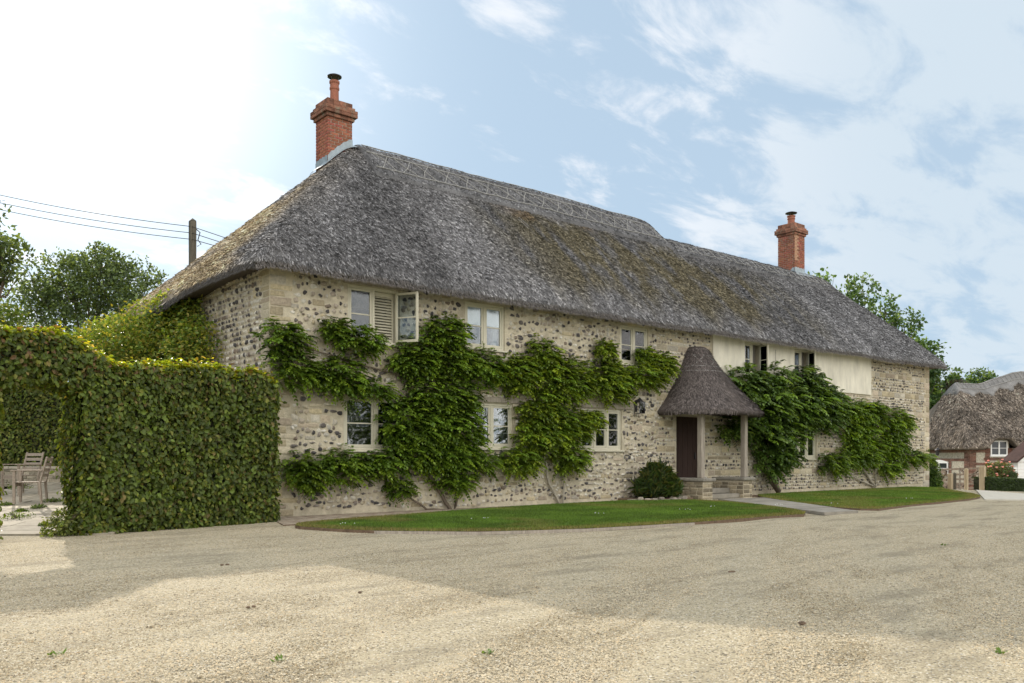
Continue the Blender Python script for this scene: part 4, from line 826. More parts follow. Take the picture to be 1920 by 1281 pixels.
rc = (10.95, -.62, .16); bush('rosemary_bush', rc, (.72, .45, .78), 6500, np.array([[.035, .065, .018], [.05, .085, .022], [.09, .10, .03]]), 'upright dark green shrub in the low stone bed left of the porch', 'shrub', (.14, .30), .11, 18, 2.2)
bed = thing('planting_bed', (10.95, -.65, 0), 'low curved stone-edged planting bed holding the upright shrub', 'planter')
for k in range(15):
    a = math.pi * (1 + k / 14.); r_ = (1.0, .62); cx, cy = 10.95 + r_[0] * math.cos(a), -.55 + r_[1] * math.sin(a); Mx = Matrix.Translation((cx, cy, 0)) @ Matrix.Rotation(math.atan2(r_[1] * math.cos(a), -r_[0] * math.sin(a)), 4, 'Z'); MB().box(-.09, random.uniform(.06, .1), -.09, .09, 0, random.uniform(.08, .15), Mx, b=.03, c=tuple(np.array([.24, .21, .17]) * random.uniform(.6, 1.5))).build('stone', M['stone'], bed)
MB().box(10.0, 11.9, -1.1, -.02, 0, .09, b=.01).build('soil', M['soil'], bed)
ec = (29.35, .15, gz(29.35, 0) + .0); bush('corner_shrub', (29.4, .2, -.1), (.5, .5, 1.35), 3500, np.array([[.05, .10, .015], [.08, .14, .02], [.03, .06, .01]]), 'leafy green shrub at the far corner of the farmhouse beside the gate', 'shrub', (.07, .12), .6)
# ------------------------------------------------------------------ clipped hedge with arch
GREEN_H = np.array([[.085, .125, .018], [.062, .095, .014], [.12, .16, .022], [.17, .18, .03], [.095, .11, .02], [.15, .12, .035]])
hA = Vector((-.28, -.98, 0)); hB = Vector((-3.78, -1.69, 0)); hu = (hB - hA).normalized(); hn = Vector((hu.y, -hu.x, 0)); hn = hn if hn.y < 0 else -hn
hu_ = np.array(hu); hn_ = np.array(hn); HL = (hB - hA).length
def htop(u):  # top height along the hedge, measured from its house end
    return np.interp(u, [0, .25, 1.2, 2.7, 3.05, 3.3, 3.6, 3.9, 4.4, 4.9, 5.6], [2.66, 2.74, 2.74, 2.70, 2.71, 2.80, 2.97, 3.07, 3.08, 3.02, 2.95])
def hlow(u): return np.where((u > HL + .0) & (u < HL + 1.2), 2.20 + .14 * np.sin((u - HL) / 1.2 * math.pi), 0.)
hedge = thing('arched_hedge', tuple((hA + hB) / 2), 'clipped leafy hedge with an arch, joined to the west corner of the farmhouse', 'hedge')
HT = .66
def hp(u, w, z): return np.array(hA)[None] + hu_[None] * u[:, None] + hn_[None] * (-w)[:, None] + np.stack([0 * z, 0 * z, z], 1)
UEND = HL + 1.9
def surf(nf, nt, nb):
    P = []; Nn = []
    u = rng.uniform(0, UEND, nf); z = rng.random(nf) * htop(u); k = z > hlow(u); P.append(hp(u[k], np.zeros(k.sum()), z[k])); Nn.append(np.repeat(hn_[None], k.sum(), 0))
    u = rng.uniform(0, UEND, nt); P.append(hp(u, rng.random(nt) * HT, htop(u))); Nn.append(np.tile([[0, 0, 1.]], (nt, 1)))
    u = rng.uniform(0, UEND, nb); z = rng.random(nb) * htop(u); k = z > hlow(u); P.append(hp(u[k], np.full(k.sum(), HT), z[k])); Nn.append(np.repeat(-hn_[None], k.sum(), 0))
    m = 1500; z = rng.random(m) * htop(np.zeros(m)); P.append(hp(np.zeros(m), rng.random(m) * HT, z)); Nn.append(np.repeat(-hu_[None], m, 0))
    for uu, s_ in ((HL, 1), (HL + 1.2, -1)): m = 1800; z = rng.random(m) * 2.3; P.append(hp(np.full(m, uu), rng.random(m) * HT, z)); Nn.append(np.repeat(s_ * hu_[None], m, 0))
    m = 900; u = rng.uniform(HL, HL + 1.2, m); P.append(hp(u, rng.random(m) * HT, hlow(u) + .01)); Nn.append(np.tile([[0, 0, -1.]], (m, 1)))
    return np.concatenate(P), np.concatenate(Nn)
P, Nn = surf(23000, 8000, 9000); n = len(P)
P = P + Nn * ((vn(P, 2.6, 61, 3) - .5) * .30 + rng.normal(0, .035, n) - .02)[:, None]; spr = rng.random(n) < .06; P[spr] += Nn[spr] * rng.uniform(.02, .13, (spr.sum(), 1))
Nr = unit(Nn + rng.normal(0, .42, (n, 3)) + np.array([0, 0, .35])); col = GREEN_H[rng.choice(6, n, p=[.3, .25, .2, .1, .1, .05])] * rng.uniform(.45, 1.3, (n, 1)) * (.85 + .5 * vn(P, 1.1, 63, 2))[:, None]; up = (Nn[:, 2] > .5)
col[up] *= np.array([2.6, 2.3, 1.5]); rd = ss(2.1, 2.7, P[:, 2]) * (rng.random(n) < .07); col = col * (1 - rd[:, None]) + np.array([.17, .10, .045]) * rd[:, None]  # top leaves painted paler and yellower, as if lit through by the sun
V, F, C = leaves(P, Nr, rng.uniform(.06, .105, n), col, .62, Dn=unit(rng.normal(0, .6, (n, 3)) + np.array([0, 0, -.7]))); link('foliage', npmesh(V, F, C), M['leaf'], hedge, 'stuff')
u = rng.uniform(.1, HL - .1, 280); z = rng.uniform(.1, 2.5, 280); leaf_parts(hedge, hp(u, np.full(280, -.07), z), unit(hn_[None] + rng.normal(0, .35, (280, 3))), rng.uniform(.075, .11, 280), M['leafpart'])
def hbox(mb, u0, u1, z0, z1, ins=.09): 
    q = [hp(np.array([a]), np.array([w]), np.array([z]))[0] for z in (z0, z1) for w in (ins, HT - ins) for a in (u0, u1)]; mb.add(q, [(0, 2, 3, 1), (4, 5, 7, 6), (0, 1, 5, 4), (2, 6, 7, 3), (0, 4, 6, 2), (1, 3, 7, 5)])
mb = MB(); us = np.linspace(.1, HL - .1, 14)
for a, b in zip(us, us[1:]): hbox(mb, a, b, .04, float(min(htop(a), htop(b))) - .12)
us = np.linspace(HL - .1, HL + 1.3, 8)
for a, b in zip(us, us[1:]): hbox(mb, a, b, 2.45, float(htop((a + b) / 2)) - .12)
hbox(mb, HL + 1.3, UEND, .04, 2.9); mb.build('dark_twig_core', M['core'], hedge)  # solid dark core stands for the shaded twigs inside and blocks light
# skirt of weeds at the hedge foot by the arch
bush('hedge_foot_weeds', (-4.0, -1.45, .02), (.32, .3, .42), 900, np.array([[.12, .16, .03], [.16, .18, .05], [.07, .10, .02]]), 'loose pale green growth at the foot of the hedge beside the arch', 'plant', (.04, .07), .55, 4)
# climbing rose on the west end wall
rose = thing('climbing_rose', (-1.2, 3.4, 0), 'sunlit yellow-green climber heaped against the west end wall above the hedge', 'climbing plant')
P = []; 
for (px, py, D, rx, ry, rz, n) in ((250, 648, 21.2, 1.6, 1.0, .75, 4200), (400, 660, 19., 1.2, .8, .9, 4200), (455, 640, 18.6, .4, .5, 1.0, 2000), (300, 680, 19.5, 1.8, .8, .9, 4000), (205, 660, 21.5, 1.3, 1.0, .6, 3600), (285, 622, 20.8, 1.2, 1., .7, 4200), (345, 600, 20.2, 1.0, .9, .75, 4200), (400, 610, 19.8, .9, .9, .95, 4200), (440, 630, 19.5, .7, .8, 1.0, 3200), (330, 660, 19.8, 2.0, .9, .9, 5200), (352, 562, 19.6, .35, .3, .4, 600), (180, 668, 21, .9, .8, .5, 1800)):
    c = np.array(at_d(px, py, D)); g_ = unit(rng.normal(0, 1, (n, 3))) * (rng.random((n, 1)) ** .38); lp = (.72 + .56 * vn(c + g_ * 1.3, 1.5, 71, 2))[:, None]; P.append(c + g_ * np.array([rx, ry, rz]) * lp)
P = np.concatenate(P); k = ~((P[:, 0] > -.12)); P = P[k]; n = len(P); col = 1.5 * np.array([[.09, .13, .02], [.12, .15, .025], [.05, .09, .015], [.17, .16, .035]])[rng.integers(0, 4, n)] * rng.uniform(.6, 1.4, (n, 1)) * (.7 + .6 * vn(P, 1.4, 72, 2))[:, None]
V, F, C = leaves(P, unit(rng.normal(0, .8, (n, 3)) + np.array([0, 0, .9])), rng.uniform(.06, .11, n), col, .6); link('foliage', npmesh(V, F, C), M['leaf'], rose, 'stuff')
mb = MB()
for k in range(12): a = at_d(random.uniform(200, 450), random.uniform(560, 660), 20.5); mb.tube([(-.6 - random.random(), 2 + random.random() * 3, 0), ((a.x - .8) / 2, (a.y + 3) / 2, 1.8), tuple(a)], [.03, .02, .006], 5)
mb.build('stem', M['bark'], rose)

# ------------------------------------------------------------------ patio behind the arch
def pz_(x, y):      # the patio rises gently away from the yard
    D = (x - CAM[0]) * FW[0] + (y - CAM[1]) * FW[1]; return .065 * np.maximum(D - 13.4, 0)
slabs = thing('patio', (-6, 2, 0), 'pale stone slab patio seen through the hedge arch', 'patio')
e0 = on_z(128, 1004); e1 = on_z(-60, 1004.5); pu = (e1 - e0).normalized(); pv = Vector((-pu.y, pu.x, 0)); pv = pv if pv.y > 0 else -pv; org = e0 - pu * 4.4
mb = MB(); q = [org + pu * 4.1, org + pu * 9.4, org + pu * 9.4 + pv * 10.4, org + pu * 4.1 + pv * 10.4]
mb.add([(p.x, p.y, float(pz_(p.x, p.y)) - .035 + .012) for p in q], [(0, 1, 2, 3)]).build('bedding', M['soil'], slabs)
v_ = 0.; r = 0
while v_ < 10.2:
    dv = random.choice((.42, .5, .6, .36)); u_ = -random.random() * .5
    while u_ < 9.2:
        du = random.choice((.6, .75, .9, 1.1)); a0_, a1_ = max(u_, 0) + .008, min(u_ + du, 9.3) - .008
        if a1_ - a0_ > .1 and (4.0 < (a0_ + a1_) / 2 < 6.6 + v_ * .5):
            cs = [org + pu * a + pv * b for a, b in ((a0_, v_ + .008), (a1_, v_ + .008), (a1_, v_ + dv - .008), (a0_, v_ + dv - .008))]; j = random.uniform(-.006, .006); tp = [(p.x, p.y, float(pz_(p.x, p.y)) + .025 + j) for p in cs]; bt_ = [(p[0], p[1], p[2] - .06) for p in tp]; v = random.uniform(.8, 1.2)
            MB().add(tp + bt_, [(0, 1, 2, 3), (0, 4, 5, 1), (1, 5, 6, 2), (2, 6, 7, 3), (3, 7, 4, 0)], (v, v * .98, v * .94)).build('slab', M['slab'], slabs)
        u_ += du
    v_ += dv; r += 1
for i, (px, py, s_) in enumerate(((33, 974, .30), (40, 961, .10), (88, 988, .13), (72, 955, .16), (100, 943, .18), (38, 918, .30), (12, 950, .14))):
    D = 1.2 / ((py - 858) / FPX + .065) + .87 / ((py - 858) / FPX + .065); c = at_d(px, py, D); c.z = float(pz_(c.x, c.y)) + .02
    bush('weed', tuple(c), (s_, s_ * .8, s_ * .45), 260, np.array([[.09, .15, .02], [.13, .18, .03], [.05, .09, .015]]), ('green weed clump between the slabs, ' + ('largest and nearest the yard', 'tiny one behind the largest clump', 'near the foot of the hedge', 'just in front of the chair legs', 'by the hedge, right of the chairs', 'grassy one under the chairs', 'at the left edge before the chairs')[i]), 'weed', (.025, .045), .5, 3, group='weeds between the patio slabs')
# low stone wall and the far hedge
lw0 = at_d(-260, 905, 22.); lw1 = at_d(300, 905, 21.8); wv = (lw1 - lw0).normalized(); lw = thing('low_garden_wall', tuple((lw0 + lw1) / 2), 'low grey stone wall with flat coping behind the garden chairs', 'wall')
wn = Vector((wv.y, -wv.x, 0)); Mx = Matrix(((wv.x, -wn.x, 0, lw0.x), (wv.y, -wn.y, 0, lw0.y), (0, 0, 1, float(pz_(lw0.x, lw0.y)) - .1), (0, 0, 0, 1))); LL = (lw1 - lw0).length
MB().box(0, LL, 0, .4, 0, .44, Mx).build('wall_core', M['mortar'], lw)
x = 0; mb = MB()
while x < LL: w = random.uniform(.5, .8); MB().box(x, min(x + w - .01, LL), -.04, .44, .445, .51, Mx, b=.01).build('coping', M['slab'], lw); x += w
z = .02
while z < .4:
    h = random.uniform(.07, .11); x = 1.5
    while x < 5.8: w = random.uniform(.12, .3); MB().box(x, x + w - .012, -.02, .05, z, z + h - .01, Mx, b=.01, c=tuple(np.array([.33, .29, .22]) * random.uniform(.5, 1.2))).build('stone', M['stone'], lw); x += w
    z += h
fh = thing('far_hedge', tuple(lw0 + wv * LL / 2 - wn * .9), 'tall dark clipped hedge behind the low wall, seen through the arch', 'hedge')
fz = float(pz_(lw0.x, lw0.y)); n = 17000; u = rng.uniform(0, LL, n); z = rng.uniform(.3, 2.62, n); ftp = rng.random(n) < .22; w = np.where(ftp, rng.uniform(0, 1.2, n), 0); z = np.where(ftp, 2.62, z)
P = np.array(lw0)[None] * np.array([1, 1, 0]) + np.array(wv)[None] * u[:, None] - np.array(wn)[None] * (.55 + w)[:, None] + np.stack([0 * z, 0 * z, z + fz], 1); Nn = np.where(ftp[:, None], np.array([0, 0, 1.]), np.array(wn)[None]); P = P + Nn * ((vn(P, 1.2, 81, 2) - .5) * .3 + rng.normal(0, .04, n))[:, None]
col = GREEN_H[rng.integers(0, 5, n)] * rng.uniform(.6, 1.3, (n, 1)); V, F, C = kites(P, unit(Nn + rng.normal(0, .5, (n, 3)) + np.array([0, 0, .3])), rng.uniform(.07, .12, n), col, .65); link('foliage', npmesh(V, F, C), M['leaf'], fh, 'stuff')
MB().box(0, LL, .62, 1.7, .1, 2.55, Matrix(((wv.x, -wn.x, 0, lw0.x), (wv.y, -wn.y, 0, lw0.y), (0, 0, 1, fz), (0, 0, 0, 1)))).build('dark_twig_core', M['core'], fh)  # dark box added as the hedge's shaded inside
# garden chairs
def chair(px, py, D, rot, label):
    c = at_d(px, py, D); c.z = float(pz_(c.x, c.y)) + .028; t = thing('garden_chair', tuple(c), label, 'chair', 'weathered garden armchairs on the patio'); T = Matrix.Translation(c) @ Matrix.Rotation(math.radians(rot), 4, 'Z')
    # local: faces +x, back at -x
    for y in (-.27, .27):
        MB().box(.20, .25, y - .022, y + .022, 0, .66, T, b=.004).build('leg', M['teak'], t)
        mb = MB(); sh = Matrix.Identity(4); mb.tube([T @ Vector(p) for p in ((-.26, y, 0), (-.23, y, .42), (-.36, y, .94))], [.026, .026, .02], 4); mb.build('leg', M['teak'], t)
        MB().box(-.28, .29, y - .035, y + .035, .655, .68, T, b=.006).build('armrest', M['teak'], t)
    mb = MB(); 
    for k in range(7): MB().box(-.24 + k * .07, -.24 + k * .07 + .058, -.25, .25, .42, .44, T, b=.004).build('seat_slat', M['teak'], t)
    MB().box(.21, .235, -.25, .25, .35, .415, T).build('seat_rail', M['teak'], t)
    for k in range(4):
        z = .54 + k * .105; x = -.235 - (z - .42) * .25; v = []
        for i in range(7):
            y = -.25 + .5 * i / 6; bx_ = x - .035 * (1 - (y / .25) ** 2); v += [T @ Vector((bx_ - .01, y, z)), T @ Vector((bx_ + .01, y, z)), T @ Vector((bx_ - .01 - .016, y, z + .065)), T @ Vector((bx_ + .01 - .016, y, z + .065))]
        f = []
        for i in range(6): a = 4 * i; f += [(a, a + 4, a + 6, a + 2), (a + 1, a + 3, a + 7, a + 5), (a + 2, a + 6, a + 7, a + 3), (a, a + 1, a + 5, a + 4)]
        MB().add(v, f).build('back_slat', M['teak'], t)
chair(56, 945, 17.2, 158, 'weathered wooden armchair nearest the hedge arch, its back to the hedge')
chair(38, 930, 18.8, 205, 'weathered wooden armchair farther back, half hidden behind the nearer chair')

# ------------------------------------------------------------------ trees
def tree(name, base, blobs, n, lsz, pal, label, trunk_r, group=None, cat='tree', lum=.5, limbs=True, dens=.33, asp=.6):
    t = thing(name, tuple(base), label, cat, group); P = []; vol = np.array([b[1] * b[2] * b[3] for b in blobs]) ** (2 / 3); vol /= vol.sum()
    for b, w in zip(blobs, vol):
        m = int(n * w); c = np.array(b[0]); g_ = unit(rng.normal(0, 1, (m, 3))) * (rng.random((m, 1)) ** dens); lp = (.6 + .8 * vn(c + g_ * 2.2, .9, 91, 3))[:, None]; P.append(c + g_ * np.array(b[1:4]) * lp)
    P = np.concatenate(P); hole = vn(P, 1.3, 93, 3) > .42; P = P[hole]; n = len(P)
    col = pal[rng.integers(0, len(pal), n)] * rng.uniform(.6, 1.4, (n, 1)) * (.6 + .8 * vn(P, .6, 92, 2))[:, None]
    V, F, C = kites(P, unit(rng.normal(0, 1, (n, 3)) + np.array([0, 0, .5])), rng.uniform(*lsz, n), col, asp); link('crown', npmesh(V, F, C), M['leaf'], t, 'stuff')
    mb = MB(); base = Vector(base); top = Vector(blobs[0][0]); fork = base.lerp(Vector((base.x, base.y, top.z)), .35)
    mb.tube([base, base.lerp(fork, .5) + Vector((.08, 0, 0)), fork], [trunk_r, trunk_r * .8, trunk_r * .65], 9); mb.build('trunk', M['bark'], t, smooth=True); mb = MB()
    for b in blobs:
        c = Vector(b[0]); m_ = fork.lerp(c, .5) + Vector((0, 0, .3)); mb.tube([fork, m_, c], [trunk_r * .4, trunk_r * .22, trunk_r * .08], 6)
        for k in range(5):
            e = c + Vector((random.uniform(-1, 1) * b[1], random.uniform(-1, 1) * b[2], random.uniform(-.4, 1) * b[3])) * .85; mb.tube([m_.lerp(c, .3 + .1 * k), m_.lerp(e, .6), e], [trunk_r * .12, trunk_r * .07, trunk_r * .03], 4)
    mb.build('limbs', M['bark'], t); return t
GT = 1.35 * np.array([[.065, .095, .036], [.05, .075, .032], [.10, .135, .045], [.04, .06, .028]])
def B(px, py, D, rx, ry, rz): return (tuple(at_d(px, py, D)), rx, ry, rz)
D = 44.
tree('garden_tree', (at_d(170, 858, D).x, at_d(170, 858, D).y, 0), [B(165, 540, D, 2.6, 2.4, 2.0), B(100, 540, D, 1.9, 1.8, 1.6), B(240, 540, D, 1.9, 1.8, 1.7), B(195, 500, D, 1.9, 1.8, 1.0), B(130, 510, D, 1.7, 1.6, 1.0), B(270, 570, D - 1, 1.4, 1.5, 1.7), B(70, 580, D, 1.6, 1.6, 1.6), B(150, 600, D, 2.2, 2, 1.6), B(240, 610, D, 1.8, 1.6, 1.2), B(190, 470, D, .7, .7, .5), B(285, 520, D, .7, .7, .6), B(60, 520, D, .6, .6, .7)], 26000, (.12, .23), GT, 'broad round-headed green tree rising behind the hedge, left of the pole', .28)
D = 18.
tree('edge_tree', (at_d(-60, 858, D).x, at_d(-60, 858, D).y, 0), [B(-50, 450, D, .9, .9, 1.0), B(8, 465, D, .5, .5, .3), B(10, 515, D, .36, .4, .28), B(-20, 500, D, .5, .6, .8), B(-90, 500, D, 1.1, 1.1, 1.3)], 6000, (.07, .14), GT * .9, 'dark leafy branch tips of a tree reaching in at the left edge', .22)
D = 36.
tree('low_tree', (at_d(0, 858, D).x, at_d(0, 858, D).y, 0), [B(5, 600, D, 1.1, 1.2, .8), B(-30, 620, D, 1.4, 1.4, 1.2), B(20, 640, D, 1., 1.2, .9)], 4200, (.12, .22), np.array([[.08, .12, .02], [.11, .13, .03], [.05, .09, .018]]), 'small yellow-green tree behind the hedge at the left edge', .15)
# dark undergrowth under the trees
bush('undergrowth', tuple(at_d(60, 860, 27)[:2]) + (.3,), (6.5, 2.0, 2.5), 9000, GT * .5, 'dark undergrowth beneath the trees beyond the far hedge', 'shrub', (.15, .28), .6)
GP = 1.2 * np.array([[.06, .11, .045], [.08, .14, .055], [.045, .085, .035], [.12, .18, .06]])
for i, (px, py, w, D) in enumerate(((1535, 515, 46, 58), (1605, 522, 56, 60), (1655, 560, 52, 61), (1700, 592, 50, 62), (1738, 645, 44, 62), (1765, 690, 44, 64))):
    bl = []; k = py; ww = w * .28
    while k < 800: bl.append(B(px + random.uniform(-6, 6), k + 16, D, ww / FPX * D, 1.6, 26 / FPX * D)); k += 34; ww = min(ww * 1.35, w * .62); 
    for q in range(4): bl.append(B(px + random.uniform(-.6, .6) * w, py + random.uniform(30, 130), D, .7, .7, .9))
    b = at_d(px, 858, D); tree('poplar_tree', (b.x, b.y, -1.), bl, 6500, (.22, .38), GP, 'tall feathery green tree behind the house, ' + ('immediately right of the far chimney', 'second from the far chimney, the broadest', 'third from the far chimney', 'fourth from the far chimney', 'fifth from the far chimney, above the eave tip', 'lowest and last, beside the cottage roof')[i], .3, 'row of trees behind the house', dens=.4)
D = 85; b = at_d(1835, 858, D); tree('distant_tree', (b.x, b.y, -1.5), [B(1838, 712, D, 1.6, 1.6, 1.0), B(1815, 722, D, 1.1, 1.1, .7), B(1850, 720, D, .9, .9, .9), B(1838, 740, D, 2, 2, 1.2)], 3000, (.25, .4), GP * .9, 'small round tree top showing above the cottage ridge', .3)
D = 60; b = at_d(1790, 858, D); tree('twiggy_tree', (b.x, b.y, -1.5), [B(1795, 722, D, .9, .9, .45), B(1783, 738, D, .8, .8, .8)], 700, (.15, .28), np.array([[.045, .035, .03], [.05, .06, .03]]), 'dark twiggy bush between the farmhouse and the cottage roof', .12)
b = at_d(1765, 792, 62); bush('sunlit_bush', (b.x, b.y, b.z - .6), (1.3, 1.3, 1.9), 2500, np.array([[.14, .19, .02], [.10, .16, .02]]), 'bright yellow-green bush left of the cottage roof', 'bush', (.12, .2), .6)
# trees across the yard that the ground floor panes mirror, and the far woodland
for i, (x_, y_) in enumerate(((4, -44), (17, -40), (31, -42), (46, -38), (62, -40), (80, -44))):
    tree('yard_tree', (x_, y_, 0), [((x_, y_, 6.), 6.5, 4, 4.2), ((x_ - 3, y_, 4), 4.5, 3.5, 3.), ((x_ + 3.5, y_, 4), 4.5, 3.5, 3.2), ((x_, y_, 2), 6, 3, 2.)], 2600, (.5, .9), GT * .9, 'broad leafy tree across the yard, mirrored in the ground floor windows', .35, 'trees mirrored in the windows')
n = 26000; a_ = rng.uniform(2.0, 8.3 - 6.28 + .3, n); a_ = rng.uniform(-.6, 2.6, n); R_ = rng.uniform(95, 125, n); hh = 5.0 + 5 * vn(np.stack([a_ * 9, 0 * a_, 0 * a_], 1), 1., 97, 3); P = np.stack([R_ * np.cos(a_), R_ * np.sin(a_), rng.random(n) ** .8 * hh - 2.], 1)
V, F, C = kites(P, unit(rng.normal(0, 1, (n, 3)) + np.array([0, 0, .5])), rng.uniform(.8, 1.7, n), GT[rng.integers(0, 4, n)] * rng.uniform(.6, 1.4, (n, 1)), .8); tag(link('far_woodland', npmesh(V, F, C), M['leaf']), 'distant line of trees along the horizon', 'woodland', kind='stuff')
# ------------------------------------------------------------------ pole and wires
pp = at_d(361, 409, 28.); pole = thing('telegraph_pole', (pp.x, pp.y, 0), 'tall dark telegraph pole left of the roof', 'pole')
MB().box(pp.x - .10, pp.x + .10, pp.y - .10, pp.y + .10, 0, pp.z - .1, b=.02).add([(pp.x - .1, pp.y - .1, pp.z - .1), (pp.x + .1, pp.y - .1, pp.z - .1), (pp.x + .1, pp.y + .1, pp.z - .1), (pp.x - .1, pp.y + .1, pp.z - .1), (pp.x, pp.y, pp.z)], [(0, 1, 4), (1, 2, 4), (2, 3, 4), (3, 0, 4)]).build('shaft', M['pole'], pole)
cab = MB(); cab.tube([at_d(368, 430, 28), at_d(375, 436, 28), at_d(371, 450, 28), at_d(377, 458, 28), at_d(370, 462, 28)], .018, 5); cab.build('cable_loop', M['darkmetal'], pole)
for k, (ly, py_, ry) in enumerate(((363, 425, 447), (378, 437, 458), (391, 449, 467))):
    a = at_d(-60, ly - 11, 30.); b = at_d(360, py_, 27.9); mb = MB(); pts = []
    for i in range(13): s_ = i / 12; p = a.lerp(b, s_); p.z -= .35 * 4 * s_ * (1 - s_) * .35; pts.append(p)
    c = at_d(425, ry, 27); d = b + (c - b) * 2.2
    for i in range(1, 8): s_ = i / 7; p = b.lerp(d, s_); pts.append(p)
    mb.tube(pts, .011, 4); tag(mb.build('overhead_wire', M['darkmetal']), ('topmost', 'middle', 'lowest')[k] + ' of the three overhead wires running to the telegraph pole', 'wire', 'overhead wires')
# ------------------------------------------------------------------ the thatched cottage on the right
cc = at_d(1818, 842, 47.); cg = float(gz(cc.x, cc.y)); ang = math.radians(-28.)          # ridge direction
ex = Vector((math.cos(ang), math.sin(ang), 0)); ey = Vector((-ex.y, ex.x, 0)); CM = Matrix(((ex.x, ey.x, 0, cc.x), (ex.y, ey.y, 0, cc.y), (0, 0, 1, cg), (0, 0, 0, 1)))
cot = thing('cottage', (cc.x, cc.y, cg), 'smaller thatched brick and flint cottage beyond the gate', 'cottage'); EH = 1.72 - cg; CL = 12.; CW = 5.6
cw = MB().box(0, CL, 0, CW, -.6, EH, CM).build('wall', M['flintfill'], cot)
bw = MB()
def cbr(x0, x1, z0, z1, face='s', proud=.018):
    z = z0; k = 0
    while z < z1 - .03:
        x = x0 - (k % 2) * .11
        while x < x1 - .02:
            a, b = max(x, x0), min(x + .22, x1); v = random.uniform(.45, 1.0); col = (v * .8, v * 1.1, v * 1.25)
            if b - a > .04: (bw.box(a, b - .012, -proud, .01, z, z + .063, CM, c=col) if face == 's' else bw.box(-proud, .01, a, b - .012, z, z + .063, CM, c=col))
            x += .22
        z += .076; k += 1
for f, LN in (('s', CL), ('w', CW)):
    cbr(0, .42, 0, EH - .02, f); cbr(.42, LN, EH - .24, EH - .02, f); cbr(.42, LN, EH - .95, EH - .80, f) if f == 's' else cbr(.42, LN, EH - .72, EH - .56, f); cbr(.42, LN, .3, .5, f)
# brick margins round the windows
W1 = (1.32, 2.4, EH - .42, EH + .42); cbr(.98, 1.31, EH - .75, EH + .02); cbr(2.41, 2.75, EH - .75, EH + .02); cbr(.9, 3.3, EH - .68, EH - .5)
MB().box(1.2, 2.52, .0, .3, EH + .001, EH + .5, CM).build('wall', M['flintfill'], cot); W2 = (1.65, 3.1, EH - 1.5, EH - .78)
cbr(1.4, 1.64, EH - 1.6, EH - .7, 'w'); cbr(3.11, 3.4, EH - 1.6, EH - .7, 'w'); bw.build('brickwork', M['brick'], cw, kind='stuff')
def cwin(x0, x1, z0, z1, face, arch=False):
    A = CM if face == 's' else CM @ Matrix(((0, 1, 0, 0), (1, 0, 0, 0), (0, 0, 1, 0), (0, 0, 0, 1))); mb = MB()
    f = .07
    for a, b, c, d in ((x0, x0 + f, z0, z1), (x1 - f, x1, z0, z1), (x0 + f, x1 - f, z0, z0 + f), (x0 + f, x1 - f, z1 - f, z1), ((x0 + x1) / 2 - .04, (x0 + x1) / 2 + .04, z0 + f, z1 - f)): mb.box(a, b, -.05, .0, c, d, A)
    mb.box(x0 + f, (x0 + x1) / 2 - .04, -.042, -.006, (z0 + z1) / 2 - .013, (z0 + z1) / 2 + .013, A); mb.box((x0 + x1) / 2 + .04, x1 - f, -.042, -.006, (z0 + z1) / 2 - .013, (z0 + z1) / 2 + .013, A)
    if arch: mb.add([A @ Vector((x0, -.05, z1)), A @ Vector((x1, -.05, z1))] + [A @ Vector((x1 + (x0 - x1) * i / 8, -.05, z1 + .13 * math.sin(math.pi * i / 8))) for i in range(1, 8)], [tuple(range(9))])
    w = mb.build('window', M['white'], cot); MB().box(x0 - .06, x1 + .06, -.09, -.0, z0 - .05, z0 - .002, A).build('sill', M['white'], w)
    for a, b in ((x0 + f, (x0 + x1) / 2 - .04), ((x0 + x1) / 2 + .04, x1 - f)):
        for c, d in ((z0 + f, (z0 + z1) / 2 - .013), ((z0 + z1) / 2 + .013, z1 - f)): MB().box(a, b, -.024, -.02, c, d, A).build('pane', mat_dark, w)
mat_dark = bpy.data.materials.new('cottage_pane'); mat_dark.use_nodes = True; q = mat_dark.node_tree.nodes['Principled BSDF']; q.inputs['Base Color'].default_value = (.03, .035, .04, 1); q.inputs['Roughness'].default_value = .08
cwin(*W1, 's'); cwin(*W2, 'w', True)
# cottage thatch, sweeping round the upper window
def Hc(x, y):
    x = np.asarray(x, float); y = np.asarray(y, float); k = .14; e0 = EH + .02; rz = e0 + 3.55 + .75 * ss(2.6, 6., x) * 1.
    f = e0 + (rz - e0) * (y + .4) / (CW / 2 + .4); b = e0 + (rz - e0) * (CW + .4 - y) / (CW / 2 + .4); l = e0 + 2.0 * (x + .4); r_ = e0 + 2.0 * (CL + .4 - x)
    z = -k * np.log(np.exp(-(f - 3) / k) + np.exp(-(b - 3) / k) + np.exp(-(l - 3) / k) + np.exp(-(r_ - 3) / k)) + 3
    d = np.minimum(np.minimum(y + .4, CW + .4 - y), np.minimum(x + .4, CL + .4 - x)); z = z + .25 * (1 - np.exp(-np.maximum(d, 0) / .22))
    z = z + .62 * np.exp(-((x - 1.86) / .85) ** 4) * np.exp(-(y + .4) / .6)
    P = np.stack([x.ravel(), y.ravel(), 0 * x.ravel()], 1); return z + .14 * (vn(P, 1.6, 15, 2).reshape(x.shape) - .5)
def ccol(x, y, z): P = np.stack([x, y, z], 1); n = vn(P, 1.6, 23, 3)[:, None]; m = vn(P * np.array([3, 1, 1]), 2., 24, 2)[:, None]; return np.array([.235, .20, .165]) * (.45 + 1.1 * n) * (.7 + .6 * m)
xs_ = np.arange(-.4, CL + .41, .12); ys_ = np.concatenate([np.arange(-.4, CW + .4, .1), [CW + .4]]); V, F = grid_mesh(xs_, ys_, Hc); Cc = ccol(V[:, 0], V[:, 1], V[:, 2]); nx = len(xs_); ny = len(ys_)
